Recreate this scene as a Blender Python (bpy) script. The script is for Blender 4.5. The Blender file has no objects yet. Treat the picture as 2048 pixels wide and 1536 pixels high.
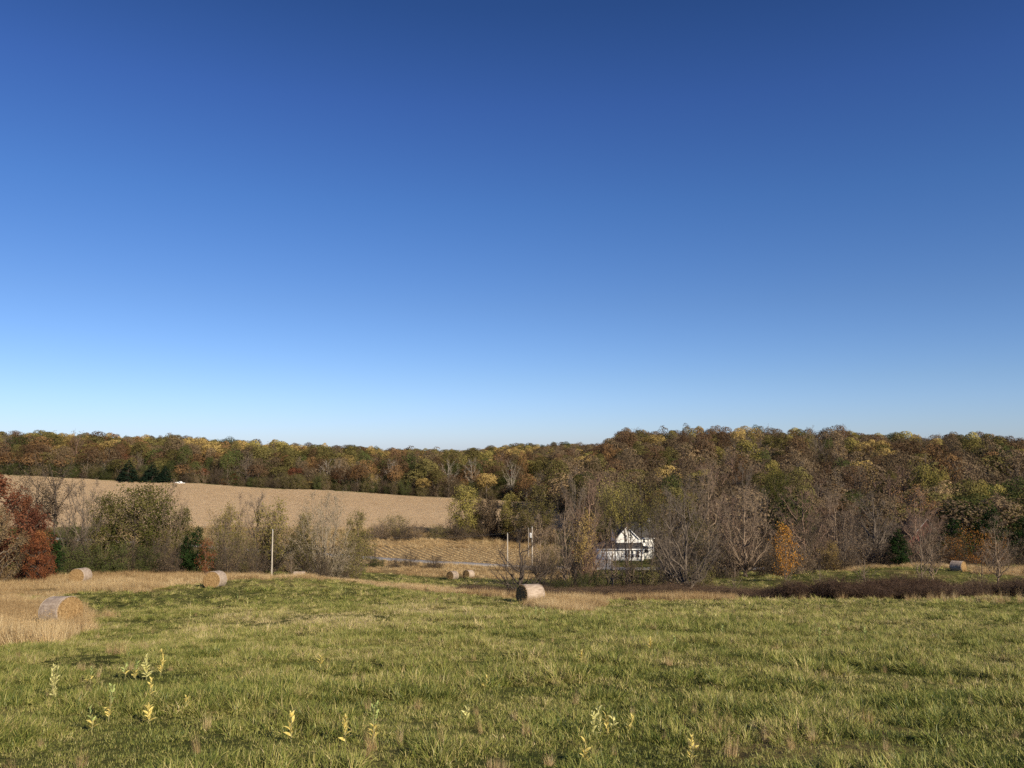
import bpy, math, time
import numpy as np
T0 = time.time()
SC = bpy.context.scene
COL = SC.collection
# ------------------------------------------------------------------ camera, sky, sun, exposure
F = 1594.0                       # focal length in pixels of a 2048 wide frame
PITCH = math.radians(4.73)
cam_d = bpy.data.cameras.new("camera")
cam_d.sensor_width = 36.0
cam_d.lens = 36.0 * F / 2048.0
cam_d.clip_start = 0.1
cam_d.clip_end = 12000
cam = bpy.data.objects.new("camera", cam_d)
cam.location = (0, 0, 0)
cam.rotation_euler = (math.radians(90) + PITCH, 0, 0)
COL.objects.link(cam)
SC.camera = cam

SUN_AZ = 40.0                    # degrees to the right of straight behind the camera
SUN_EL = 26.0
world = bpy.data.worlds.new("World")
SC.world = world
world.use_nodes = True
wn = world.node_tree
wn.nodes.clear()
sky = wn.nodes.new("ShaderNodeTexSky")
sky.sky_type = 'NISHITA'
sky.sun_disc = False
sky.sun_elevation = math.radians(SUN_EL)
sky.sun_rotation = math.radians(180 - SUN_AZ)
sky.altitude = 300
sky.air_density = 1.0
sky.dust_density = 0.3
sky.ozone_density = 3.0
hs = wn.nodes.new("ShaderNodeHueSaturation")
hs.inputs["Saturation"].default_value = 1.12
hs.inputs["Value"].default_value = 1.0
bg = wn.nodes.new("ShaderNodeBackground")
bg.inputs["Strength"].default_value = 0.0785
wo = wn.nodes.new("ShaderNodeOutputWorld")
wn.links.new(sky.outputs[0], hs.inputs["Color"])
# clear autumn air: deeper blue overhead, blue rather than yellow at the horizon, the same all the way round
tcw = wn.nodes.new("ShaderNodeTexCoord"); sxyz = wn.nodes.new("ShaderNodeSeparateXYZ"); tr_ = wn.nodes.new("ShaderNodeValToRGB")
wn.links.new(tcw.outputs["Generated"], sxyz.inputs[0]); wn.links.new(sxyz.outputs[2], tr_.inputs[0])
STOPS = [(0.0,(.79,.93,1.50)),(0.022,(.785,.93,1.46)),(.084,(.78,.885,1.235)),(.177,(.72,.815,1.11)),(.296,(.599,.754,1.087)),(.405,(.513,.631,1.014)),(.5,(.388,.513,.817)),(1.,(.33,.44,.72))]
while len(tr_.color_ramp.elements) < len(STOPS): tr_.color_ramp.elements.new(.5)
for e_, (p_, c_) in zip(tr_.color_ramp.elements, STOPS): e_.position = p_; e_.color = (*c_, 1)
mulw = wn.nodes.new("ShaderNodeVectorMath"); mulw.operation = 'MULTIPLY'
wn.links.new(hs.outputs[0], mulw.inputs[0]); wn.links.new(tr_.outputs[0], mulw.inputs[1])
wn.links.new(mulw.outputs[0], bg.inputs[0])
wn.links.new(bg.outputs[0], wo.inputs[0])

sun_d = bpy.data.lights.new("sun", 'SUN')
sun_d.energy = 5.0
sun_d.angle = math.radians(0.55)
sun_d.color = (1.0, 0.885, 0.70)
sun = bpy.data.objects.new("sun", sun_d)
sun.rotation_euler = (math.radians(90 - SUN_EL), 0, math.radians(SUN_AZ))
COL.objects.link(sun)

SC.view_settings.view_transform = 'Standard'
SC.view_settings.look = 'None'
SC.view_settings.exposure = 0.35
SC.view_settings.gamma = 1.0
SC.view_settings.use_curve_mapping = False
SC.render.engine = 'CYCLES'
SC.cycles.max_bounces = 5
SC.cycles.diffuse_bounces = 3
SC.cycles.transmission_bounces = 3
SC.cycles.transparent_max_bounces = 6
SC.cycles.use_denoising = False
SC.cycles.sample_clamp_direct = 5.0
SC.cycles.sample_clamp_indirect = 2.5

# ------------------------------------------------------------------ maths of the view
ST, CT = math.sin(PITCH), math.cos(PITCH)
def slope(py):                    # height / distance of a ray through picture row py
    b = (768.0 - np.asarray(py, float)) / F
    return (ST + b * CT) / (CT - b * ST)
def lateral(px, py):              # sideways / distance
    b = (768.0 - np.asarray(py, float)) / F
    return ((np.asarray(px, float) - 1024.0) / F) / (CT - b * ST)
def project(X, Y, Z):
    Y = np.maximum(Y, 0.01)
    d = Y * CT + Z * ST
    d = np.where(d > 0.05, d, 0.05)
    return 1024 + F * X / d, 768 - F * (-Y * ST + Z * CT) / d

# ------------------------------------------------------------------ noise
_rt = np.random.RandomState(7).rand(256, 256)
def vnoise(x, y, sc=1.0, seed=0):
    x = np.asarray(x, float) / sc + seed * 17.31
    y = np.asarray(y, float) / sc + seed * 9.77
    xi, yi = np.floor(x).astype(int), np.floor(y).astype(int)
    fx, fy = x - xi, y - yi
    fx, fy = fx * fx * (3 - 2 * fx), fy * fy * (3 - 2 * fy)
    g = lambda a, b: _rt[a & 255, b & 255]
    return (g(xi, yi) * (1 - fx) + g(xi + 1, yi) * fx) * (1 - fy) + (g(xi, yi + 1) * (1 - fx) + g(xi + 1, yi + 1) * fx) * fy
def fnoise(x, y, sc=1.0, seed=0, octv=3):
    s, a, t = 0, 1.0, 0
    for o in range(octv):
        s = s + a * vnoise(x, y, sc / 2 ** o, seed + o * 3); t += a; a *= 0.55
    return s / t

# ------------------------------------------------------------------ the land: height of the ground
COLS = np.array([-300, 0, 300, 600, 900, 1060, 1250, 1500, 1800, 2048, 2400.])
ROWS = [
 (20,   [1322,1319,1312,1306,1306,1306,1306,1306,1306,1306,1306]),
 (30,   [1296,1292,1281,1268,1258,1256,1256,1256,1256,1256,1256]),
 (43,   [1260,1256,1238,1226,1226,1228,1228,1228,1226,1226,1224]),
 (58,   [1216,1213,1205,1198,1200,1206,1206,1204,1202,1200,1198]),
 (70,   [1188,1186,1176,1175,1188,1194,1196,1198,1194,1190,1186]),
 (85,   [1163,1162,1156,1157,1178,1186,1190,1190,1180,1174,1172]),
 (110,  [1150,1150,1147,1166,1170,1173,1178,1162,1141,1142,1142]),
 (135,  [1146,1146,1143,1152,1161,1162,1162,1148,1129,1128,1128]),
 (165,  [1135,1135,1135,1138,1139,1148,1148,1140,1122,1120,1120]),
 (190,  [1120,1120,1120,1122,1127,1132,1133,1132,1118,1112,1112]),
 (240,  [1085,1085,1085,1088,1092,1096,1100,1092,1080,1075,1075]),
 (300,  [1040,1042,1043,1045,1048,1052,1052,1040,1030,1025,1025]),
 (360,  [ 990, 995, 1000,1012,1022,1026,1010, 990, 985, 980, 980]),
 (425, [940, 949, 963, 979, 994, 1002, 972, 950, 950, 955, 960]),
 (500, [928, 933, 942, 959, 973, 974, 944, 921, 932, 944, 950]),
 (650, [918, 920, 927, 943, 957, 955, 927, 914, 922, 934, 940]),
 (900, [904, 904, 910, 926, 937, 935, 925, 914, 922, 932, 936]),
 (1300, [910, 910, 913, 917, 922, 914, 908, 912, 918, 924, 926]),
 (2000, [ 912]*11), (4500, [ 906]*11)]
# the right hill rises out of the dip rather steeply: one more column at 1195
_steep = {425: (985, 965), 500: (965, 928), 650: (946, 913), 900: (932, 912), 1300: (912, 908)}
for k_, (y_, v_) in enumerate(ROWS):
    v_ = list(v_)
    v_.insert(6, v_[5]*.3 + v_[6]*.7)
    if y_ in _steep: v_[6], v_[7] = _steep[y_]
    if y_ in (900, 1300): v_[3] += 4; v_[4] += 4
    ROWS[k_] = (y_, v_)
COLS = np.insert(COLS, 6, 1195.)
RY = np.array([0., 10.] + [r[0] for r in ROWS])
RZ = np.array([[-1.6]*12, [-3.4]*12] + [list(slope(np.array(r[1])) * r[0]) for r in ROWS])
_D = np.zeros_like(RZ)
_h = np.diff(RY)[:, None]
_dl = np.diff(RZ, axis=0) / _h
_D[1:-1] = (_dl[:-1] * _h[1:] + _dl[1:] * _h[:-1]) / (_h[:-1] + _h[1:])
_D[0], _D[-1] = _dl[0], _dl[-1]
def ground(X, Y):
    X = np.atleast_1d(np.asarray(X, float)); Y = np.atleast_1d(np.asarray(Y, float))
    X, Y = np.broadcast_arrays(X, Y)
    shp = X.shape; X = X.ravel(); Y = Y.ravel()
    out = np.empty(len(X))
    for s in range(0, len(X), 60000):
        x, y0 = X[s:s+60000], Y[s:s+60000]
        y = np.clip(y0, 0, 4499)
        i = np.clip(np.searchsorted(RY, y, side='right') - 1, 0, len(RY) - 2)
        h = RY[i+1] - RY[i]; t = ((y - RY[i]) / h)[:, None]; h = h[:, None]
        zc = (2*t**3-3*t**2+1)*RZ[i] + (t**3-2*t**2+t)*h*_D[i] + (-2*t**3+3*t**2)*RZ[i+1] + (t**3-t**2)*h*_D[i+1]
        c = np.clip(1024 + F * x / np.maximum(y, 8), COLS[0], COLS[-1] - 1e-3)
        j = np.clip(np.searchsorted(COLS, c, side='right') - 1, 0, len(COLS) - 2)
        f = (c - COLS[j]) / (COLS[j+1] - COLS[j]); f = f*f*(3-2*f)*0.5 + f*0.5
        r = np.arange(len(x))
        z = zc[r, j] * (1-f) + zc[r, j+1] * f
        z = np.where(y0 < 0, -1.6 - 0.17*np.maximum(y0, -18) , z)
        w = np.clip(np.abs(y0) / 400, 0, 1)
        z = z + (fnoise(x, y0, 3.0, 5, 2) - .5) * 0.16 * np.clip(np.hypot(x, y0)/12, .4, 1) + (fnoise(x, y0, 60, 8, 2) - .5) * 1.2 * w
        out[s:s+60000] = z
    return out.reshape(shp)
def g1(x, y): return float(ground(x, y)[0])
def spot(px, Y, py=None):         # world X for picture column px at distance Y on the ground
    X = lateral(px, 1100) * Y
    for _ in range(3):
        z = g1(X, Y)
        q = py if py is not None else 768 - F * math.tan(math.atan2(z, Y) - PITCH)
        X = float(lateral(px, q)) * Y
    return X
def column(X, Y): return 1024 + F * X / np.maximum(Y, 1)
def hit(px, py, y0=3.0, y1=400.):   # first ground point a ray meets
    ys = np.exp(np.linspace(math.log(y0), math.log(y1), 900))
    xs = lateral(px, py) * ys
    k = np.argmax(ground(xs, ys) >= slope(py) * ys)
    return float(xs[k]), float(ys[k])

def inpoly(px, py, poly):
    poly = np.asarray(poly, float); n = len(poly); c = np.zeros(np.shape(px), bool)
    for i in range(n):
        x1, y1 = poly[i]; x2, y2 = poly[i-1]
        if y1 == y2: continue
        c ^= ((y1 > py) != (y2 > py)) & (px < (x2-x1)*(py-y1)/(y2-y1)+x1)
    return c
# regions given as (picture column, distance in metres)
TAN = [
 [(-400,25),(0,26),(128,26.5),(150,32),(188,38),(204,46),(170,54),(100,60),(0,62),(-400,62)],
 [(-400,66),(130,66),(300,67),(400,73),(480,80),(560,85),(640,88),(640,102),(-400,99)],
 [(560,84),(700,82),(770,92),(720,104),(560,106)],
 [(680,84),(760,77),(880,72),(1000,66),(1100,60),(1100,67),(1000,76),(900,84),(800,93),(700,100)],
 [(740,152),(900,142),(1130,135),(1150,176),(740,190)],
 [(1066,52),(1090,46),(1150,45),(1195,47),(1205,56),(1190,66),(1040,65),(1068,57)],
 [(1930,103),(2500,98),(2500,118),(1930,116)],
 [(1650,121),(1940,117),(1940,124),(1650,128)],
 [(1200,61),(1460,62),(1460,68),(1200,68)],
 [(430,225),(1110,238),(1110,285),(200,285),(200,240)],
]
MOWN = [(640,186),(1110,186),(1125,240),(1040,246),(700,262),(600,230)]
CROP = [(-400,283),(1128,283),(1128,395),(1035,420),(-400,428)]
def zone(polys, X, Y, j=1.0, seed=3):
    c = column(X, Y) + (fnoise(X, Y, 4, seed, 2) - .5) * 44 * j * np.clip(60/np.maximum(Y,10), .15, 1)
    y = Y * (1 + (fnoise(X, Y, 5, seed+1, 2) - .5) * 0.06 * j)
    m = np.zeros(np.shape(X), bool)
    for p in polys: m |= inpoly(c, y, p)
    return m
def woods(X, Y):
    c = column(X, Y)
    lim = np.interp(c, [-400, 1035, 1120, 1200, 1420, 1500, 1700, 2400], [432, 424, 330, 245, 225, 145, 127, 124])
    return (Y > lim) & (Y < 2400)

# ------------------------------------------------------------------ materials
def new_mat(name):
    m = bpy.data.materials.new(name); m.use_nodes = True
    nt = m.node_tree; nt.nodes.clear()
    return m, nt, nt.nodes.new("ShaderNodeOutputMaterial")
def ramp(nt, cols, fac, pos=None):
    r = nt.nodes.new("ShaderNodeValToRGB"); e = r.color_ramp.elements
    n = len(cols)
    while len(e) < n: e.new(0.5)
    for k, c in enumerate(cols):
        e[k].position = pos[k] if pos else k / max(1, n-1)
        e[k].color = (*c, 1)
    nt.links.new(fac, r.inputs[0]); return r.outputs[0]
def mathn(nt, op, a, b=None, c=None):
    n = nt.nodes.new("ShaderNodeMath"); n.operation = op
    for k, v in enumerate((a, b, c)):
        if v is None: continue
        if isinstance(v, (int, float)): n.inputs[k].default_value = v
        else: nt.links.new(v, n.inputs[k])
    return n.outputs[0]
def vscale(nt, col, fac):
    n = nt.nodes.new("ShaderNodeVectorMath"); n.operation = 'SCALE'
    nt.links.new(col, n.inputs[0]); nt.links.new(fac, n.inputs["Scale"]); return n.outputs[0]
def attr(nt, name, kind='GEOMETRY'):
    a = nt.nodes.new("ShaderNodeAttribute"); a.attribute_name = name; a.attribute_type = kind; return a
def noise(nt, scale, detail=3, vec=None, rough=.55):
    n = nt.nodes.new("ShaderNodeTexNoise"); n.inputs["Scale"].default_value = scale; n.inputs["Detail"].default_value = detail
    n.inputs["Roughness"].default_value = rough
    if vec is not None: nt.links.new(vec, n.inputs["Vector"])
    return n.outputs["Fac"]
def leaf_mat(name, cols, trans=.3, var=.35, inst=None, spec=.0, gain=1.0):
    m, nt, out = new_mat(name)
    t = attr(nt, "tint").outputs["Fac"]
    if inst:
        it = attr(nt, "itint", 'INSTANCER').outputs["Fac"]
        t = mathn(nt, 'ADD', mathn(nt, 'MULTIPLY', t, inst[0]), mathn(nt, 'MULTIPLY', it, inst[1]))
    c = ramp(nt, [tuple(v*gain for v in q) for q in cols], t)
    oi = nt.nodes.new("ShaderNodeObjectInfo")
    c = vscale(nt, c, mathn(nt, 'MULTIPLY_ADD', oi.outputs["Random"], var, 1 - var/2))
    d = nt.nodes.new("ShaderNodeBsdfDiffuse"); nt.links.new(c, d.inputs[0])
    tr = nt.nodes.new("ShaderNodeBsdfTranslucent"); nt.links.new(c, tr.inputs[0])
    mx = nt.nodes.new("ShaderNodeMixShader"); mx.inputs[0].default_value = trans
    nt.links.new(d.outputs[0], mx.inputs[1]); nt.links.new(tr.outputs[0], mx.inputs[2])
    o = mx.outputs[0]
    if spec:
        g = nt.nodes.new("ShaderNodeBsdfGlossy"); g.inputs["Roughness"].default_value = .45
        m2 = nt.nodes.new("ShaderNodeMixShader"); m2.inputs[0].default_value = spec
        nt.links.new(o, m2.inputs[1]); nt.links.new(g.outputs[0], m2.inputs[2]); o = m2.outputs[0]
    nt.links.new(o, out.inputs[0]); return m
def plain_mat(name, col, rough=.8, var=.2, nscale=3.0, bump=0, metal=0, stretch=None):
    m, nt, out = new_mat(name)
    p = nt.nodes.new("ShaderNodeBsdfPrincipled"); p.inputs["Roughness"].default_value = rough
    p.inputs["Metallic"].default_value = metal
    p.inputs["Specular IOR Level"].default_value = .25
    tc = nt.nodes.new("ShaderNodeTexCoord"); v = tc.outputs["Object"]
    if stretch:
        mp = nt.nodes.new("ShaderNodeMapping"); mp.inputs["Scale"].default_value = stretch
        nt.links.new(v, mp.inputs[0]); v = mp.outputs[0]
    f = noise(nt, nscale, 5, v)
    c = ramp(nt, [tuple(x*(1-var) for x in col), tuple(min(1, x*(1+var)) for x in col)], f, [.3, .7])
    nt.links.new(c, p.inputs["Base Color"])
    if bump:
        b = nt.nodes.new("ShaderNodeBump"); b.inputs["Strength"].default_value = bump; b.inputs["Distance"].default_value = .02
        nt.links.new(f, b.inputs["Height"]); nt.links.new(b.outputs[0], p.inputs["Normal"])
    nt.links.new(p.outputs[0], out.inputs[0]); return m

# ------------------------------------------------------------------ mesh helpers
def mk_mesh(name, parts, mats):
    """parts: list of (V (n,3), F (m,k), tint (n,) or None, material index)"""
    Vs, Ts, loops, starts, totals, mi = [], [], [], [], [], []
    off = 0; lo = 0
    for V, Fc, tint, k in parts:
        V = np.asarray(V, np.float32).reshape(-1, 3); Fc = np.asarray(Fc, np.int64)
        if len(V) == 0 or len(Fc) == 0: continue
        Vs.append(V); Ts.append(np.full(len(V), .5, np.float32) if tint is None else np.asarray(tint, np.float32))
        loops.append((Fc + off).ravel()); w = Fc.shape[1]
        starts.append(lo + np.arange(len(Fc)) * w); totals.append(np.full(len(Fc), w))
        mi.append(np.full(len(Fc), k)); lo += Fc.size; off += len(V)
    me = bpy.data.meshes.new(name)
    V = np.concatenate(Vs); L = np.concatenate(loops); S = np.concatenate(starts)
    me.vertices.add(len(V)); me.vertices.foreach_set("co", V.ravel())
    me.loops.add(len(L)); me.loops.foreach_set("vertex_index", L.astype(np.int32))
    me.polygons.add(len(S)); me.polygons.foreach_set("loop_start", S.astype(np.int32))
    try: me.polygons.foreach_set("loop_total", np.concatenate(totals).astype(np.int32))
    except Exception: pass
    me.polygons.foreach_set("material_index", np.concatenate(mi).astype(np.int32))
    a = me.attributes.new("tint", 'FLOAT', 'POINT'); a.data.foreach_set("value", np.concatenate(Ts))
    for m in mats: me.materials.append(m)
    me.update(calc_edges=True)
    return me
def smooth(me): me.polygons.foreach_set("use_smooth", np.ones(len(me.polygons), bool)); return me
def put(name, me, parent=None, loc=None, **props):
    o = bpy.data.objects.new(name, me); COL.objects.link(o)
    if parent: o.parent = parent
    if loc is not None: o.location = loc
    for k, v in props.items(): o[k] = v
    return o
def empty(name, loc, label, cat, group=None, rz=0.):
    o = bpy.data.objects.new(name, None); COL.objects.link(o); o.location = loc; o.rotation_euler = (0, 0, rz)
    o.empty_display_size = .3
    o["label"] = label; o["category"] = cat
    if group: o["group"] = group
    return o
def tubes(P, R, sides):
    """P (N,n,3) centre lines, R (N,n) radii"""
    N, n, _ = P.shape
    if N == 0: return np.zeros((0, 3)), np.zeros((0, 4), int)
    T = np.gradient(P, axis=1); T /= np.linalg.norm(T, axis=2, keepdims=True) + 1e-9
    ref = np.where(np.abs(T[..., 2:3]) > .9, np.array([1., 0, 0]), np.array([0, 0, 1.]))
    A = np.cross(T, ref); A /= np.linalg.norm(A, axis=2, keepdims=True) + 1e-9
    B = np.cross(T, A)
    ang = np.arange(sides) * 2 * math.pi / sides
    V = P[:, :, None, :] + R[:, :, None, None] * (np.cos(ang)[None, None, :, None] * A[:, :, None, :] + np.sin(ang)[None, None, :, None] * B[:, :, None, :])
    idx = np.arange(N * n * sides).reshape(N, n, sides)
    nx = np.roll(idx, -1, axis=2)
    Fq = np.stack([idx[:, :-1], nx[:, :-1], nx[:, 1:], idx[:, 1:]], -1).reshape(-1, 4)
    return V.reshape(-1, 3), Fq
def slivers(P0, P1, w, rng):      # thin triangles for twigs
    N = len(P0); d = P1 - P0
    s = np.cross(d, rng.normal(size=(N, 3))); s /= np.linalg.norm(s, axis=1, keepdims=True) + 1e-9
    s *= np.asarray(w).reshape(-1, 1) / 2
    V = np.stack([P0 - s, P0 + s, P1], 1).reshape(-1, 3)
    return V, np.arange(3 * N).reshape(N, 3)
def leaves(C, size, rng, outward=None, asp=.6, up=.2):
    N = len(C)
    n = rng.normal(size=(N, 3))
    if outward is not None: n = n * .8 + outward
    n[:, 2] += up
    n /= np.linalg.norm(n, axis=1, keepdims=True) + 1e-9
    a = np.cross(n, rng.normal(size=(N, 3))); a /= np.linalg.norm(a, axis=1, keepdims=True) + 1e-9
    b = np.cross(n, a)
    sz = (np.asarray(size) * rng.uniform(.6, 1.3, N))[:, None] / 2
    k = rng.uniform(.7, 1.2, (N, 1))
    V = np.stack([C - a*sz, C + b*sz*asp*k, C + a*sz + n*sz*.25, C - b*sz*asp], 1).reshape(-1, 3)
    return V, np.arange(4 * N).reshape(N, 4)
def bez(p0, c, p1, s):
    s = s[..., None]; return (1-s)**2*p0 + 2*s*(1-s)*c + s*s*p1
def nrm(v): return v / (np.linalg.norm(v, axis=-1, keepdims=True) + 1e-9)

SHAPES = {
 'round': lambda t: np.sqrt(np.clip(1-(2*t-1)**2, 0, 1))**.75,
 'vase':  lambda t: np.clip(np.sin(np.clip(t, 0, 1)**1.25*math.pi*.86+.12), 0.05, 1),
 'egg':   lambda t: np.clip(np.sin(np.clip(t, 0, 1)**.72*math.pi), 0.03, 1)**.8,
 'cone':  lambda t: np.clip(1-t, .02, 1)**.8*np.clip(t*6+.3, 0, 1),
 'top':   lambda t: np.clip(np.sin(np.clip(t, 0, 1)**1.9*math.pi), 0.08, 1)**.7,
 'dome':  lambda t: np.clip(t*2.4+.30, 0, 1)*np.sqrt(np.clip(1-np.clip(t, 0, 1)**2.3, .0, 1))**.85,
 'col':   lambda t: np.clip(1-np.abs(2*t-1)**3, .05, 1)*.9,
}
def gen_tree(seed, H=12., W=8., base=.25, shape='round', mains=16, nsec=6, nter=5, ntwig=6, rise=.8,
             leaf=0, leaf_size=.16, spread=.3, trunk_r=.16, stems=1, twig_w=.02, twig_l=.8, crown_leaf_lo=0., out_bias=.5,
             leaf_side=None, leaf_up=.3, tl=(.0, 1.), lean=0., leaf_noise=.25):
    rng = np.random.RandomState(seed)
    Rf = SHAPES[shape]
    trunk, crown = [], []
    # stems
    tops, bots, sc = [], [], []
    for s in range(stems):
        a = rng.uniform(0, 2*math.pi); r = (0 if stems == 1 else rng.uniform(.15, .42) * W / 2)
        top = np.array([math.cos(a)*r + lean*H, math.sin(a)*r, H*(.93 if stems == 1 else rng.uniform(.72, .95))])
        b0 = np.array([math.cos(a)*min(.35, r*.2), math.sin(a)*min(.35, r*.2), -.4])
        tops.append(top); bots.append(b0); sc.append(rng.uniform(.75, 1.) if s else 1.)
    tops, bots = np.array(tops), np.array(bots); scs = np.array(sc)
    ctr = (tops + bots) / 2; ctr[:, :2] = bots[:, :2]*.7 + tops[:, :2]*.3 + rng.normal(size=(stems, 2))*.03*H
    n = 9
    S = np.linspace(0, 1, n)[None].repeat(stems, 0)
    P = bez(bots[:, None], ctr[:, None], tops[:, None], S)
    P[:, 1:-1] += rng.normal(size=(stems, n-2, 3)) * .008 * H
    tr = trunk_r / math.sqrt(stems) * 1.15
    R = (tr * scs[:, None]) * (1 - .93*S**.9) + .012
    R[:, 0] *= 1.5
    V, Fq = tubes(P, R, 8 if stems < 3 else 5)
    trunk.append((V, Fq, None, 0))
    # main limbs
    k = np.arange(mains); az = k*2.39996 + rng.uniform(0, 6) + rng.normal(size=mains)*.3
    t = (k+.5)/mains; t = np.clip(t + rng.normal(size=mains)*.03, .02, .985)
    rad = Rf(t) * W/2 * rng.uniform(.72, 1.04, mains)
    zt = H*(base + (1-base)*t) * rng.uniform(.97, 1.0, mains)
    si = rng.randint(0, stems, mains)
    endp = np.stack([np.cos(az)*rad + lean*H*(zt/H), np.sin(az)*rad, zt], 1)
    z0 = np.clip(zt - rad*rise*rng.uniform(.8, 1.4, mains) - .06*H, H*base*.55, zt - .02*H)
    s0 = np.clip(z0 / tops[si, 2], .02, .97)
    st = bez(bots[si], ctr[si], tops[si], s0)
    c = st*.45 + endp*.55; c[:, 2] = st[:, 2]*.62 + endp[:, 2]*.38
    c += rng.normal(size=c.shape)*.03*H*.5
    n = 7; S = np.linspace(0, 1, n)[None].repeat(mains, 0)
    P = bez(st[:, None], c[:, None], endp[:, None], S)
    P[:, 1:-1] += rng.normal(size=(mains, n-2, 3))*.012*H
    L0 = np.linalg.norm(endp-st, axis=1)
    r0 = np.minimum(tr*.62*(1-s0)**.5, .02+.028*L0*tr/.14) + .008
    R = r0[:, None]*(1-.85*S) + .004
    V, Fq = tubes(P, R, 5); trunk.append((V, Fq, None, 0))
    # secondaries
    m = mains*nsec
    pi = np.repeat(np.arange(mains), nsec)
    s = rng.uniform(.22, 1., m)
    b = bez(st[pi], c[pi], endp[pi], s)
    tg = nrm(bez(st[pi], c[pi], endp[pi], np.clip(s+.05, 0, 1.05)) - b)
    L = L0[pi]*rng.uniform(.22, .48, m)*(1.15-.5*s)
    d = nrm(tg*.8 + rng.normal(size=(m, 3))*.55 + np.array([0, 0, .3]))
    e = b + d*L[:, None]
    cc = (b+e)/2 + rng.normal(size=(m, 3))*.08*L[:, None]; cc[:, 2] -= .05*L
    S = np.linspace(0, 1, 4)[None].repeat(m, 0)
    P = bez(b[:, None], cc[:, None], e[:, None], S)
    r1 = np.maximum(r0[pi]*(1-.8*s)*.55, twig_w*.8)
    V, Fq = tubes(P, r1[:, None]*(1-.8*S)+.003, 3); crown.append((V, Fq, None, 0))
    # tertiaries
    if nter:
        q = m*nter; p2 = np.repeat(np.arange(m), nter); s = rng.uniform(.15, 1., q)
        b2 = bez(b[p2], cc[p2], e[p2], s)
        d2 = nrm(d[p2]*.7 + rng.normal(size=(q, 3))*.6 + np.array([0, 0, .25]))
        l2 = L[p2]*rng.uniform(.25, .6, q)*(1.2-.5*s)
        e2 = b2 + d2*l2[:, None]
        V, F3 = slivers(b2, e2, np.maximum(r1[p2]*1.0, twig_w*1.2), rng); crown.append((V, F3, None, 0))
    else: b2, e2, d2, l2 = b, e, d, L
    if ntwig:
        q = len(b2)*ntwig; p3 = np.repeat(np.arange(len(b2)), ntwig); s = rng.uniform(.1, 1., q)
        b3 = b2[p3] + (e2-b2)[p3]*s[:, None]
        d3 = nrm(d2[p3]*.6 + rng.normal(size=(q, 3))*.6 + np.array([0, 0, .25]))
        e3 = b3 + d3*(twig_l*rng.uniform(.35, 1., q))[:, None]
        V, F3 = slivers(b3, e3, twig_w*rng.uniform(.7, 1.2, q), rng); crown.append((V, F3, None, 0))
    else: e3 = e2
    if leaf:
        q = int(leaf); pk = rng.randint(0, len(e3), q)
        C = e3[pk] + rng.normal(size=(q, 3))*spread
        z = C[:, 2]/H
        keep = (z > crown_leaf_lo + rng.normal(size=q)*.06)
        if leaf_side is not None: keep &= (nrm(C*[1, 1, 0])@np.array(leaf_side) + z*leaf_up + rng.normal(size=q)*.35 > .15)
        C = C[keep]; z = C[:, 2]/H
        cen = np.array([lean*H*.6, 0, H*(base+(1-base)*.45)])
        ow = nrm((C-cen)/[W/2, W/2, H*(1-base)/2])
        V, F4 = leaves(C, leaf_size, rng, ow*out_bias)
        cl = vnoise(C[:, 0]+50, C[:, 1]+C[:, 2]*1.3+50, W*.22, seed)
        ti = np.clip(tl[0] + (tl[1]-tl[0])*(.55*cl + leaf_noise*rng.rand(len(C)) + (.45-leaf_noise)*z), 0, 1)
        crown.append((V, F4, np.repeat(ti, 4), 1))
    return trunk, crown, H, W
def gen_conifer(seed, H=10., W=4.5, kind='cedar', n=5200, size=.24):
    rng = np.random.RandomState(seed)
    trunk, crown = [], []
    S = np.linspace(0, 1, 7)[None]
    P = np.zeros((1, 7, 3)); P[0, :, 2] = S[0]*H*.95 - .3; P[0, 1:, :2] += rng.normal(size=(6, 2))*.03
    V, Fq = tubes(P, .13*(1-.9*S)+.01, 7); trunk.append((V, Fq, None, 0))
    if kind == 'cedar':
        m = 150
        t = rng.rand(m)**1.25; az = rng.uniform(0, 6.283, m)
        r = (np.clip(1-t, 0, 1)**.62*np.clip(t*7+.55, 0, 1))*W/2*rng.uniform(.6, 1.08, m)
        z0 = H*(.05+.86*t)
        e = np.stack([np.cos(az)*r, np.sin(az)*r, z0 + r*.5 + .25], 1); b = np.stack([0*z0, 0*z0, z0], 1)
    else:
        rows = 15; pr = 13; m = rows*pr
        t = np.repeat(np.arange(rows)/rows, pr) + rng.normal(size=m)*.012; az = rng.uniform(0, 6.283, m)
        r = np.clip(1-t, 0.03, 1)**.9*W/2*rng.uniform(.7, 1.1, m)
        z0 = H*(.06+.9*t)
        e = np.stack([np.cos(az)*r, np.sin(az)*r, z0 - r*.12], 1); b = np.stack([0*z0, 0*z0, z0], 1)
    V, F3 = slivers(b, e, .06, rng); crown.append((V, F3, None, 0))
    L = np.linalg.norm(e-b, axis=1); pk = rng.choice(m, n, p=L/L.sum())
    s = rng.uniform(.25, 1.05, n)**.7
    C = b[pk] + (e-b)[pk]*s[:, None]
    d = nrm((e-b)[pk]); side = nrm(np.cross(d, [0, 0, 1.]))
    wid = (L[pk]*.28*(1.1-s))
    C += side*(rng.uniform(-1, 1, n)*wid)[:, None] + rng.normal(size=(n, 3))*(.1 if kind == 'spruce' else .17)
    V, F4 = leaves(C, size, rng, nrm(C-[0, 0, H*.35])*.7, .5, .3)
    ti = .5*vnoise(C[:, 0]+30, C[:, 2]+C[:, 1], 1.1, seed) + .5*rng.rand(n)
    crown.append((V, F4, np.repeat(ti, 4), 1))
    return trunk, crown, H, W

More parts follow.
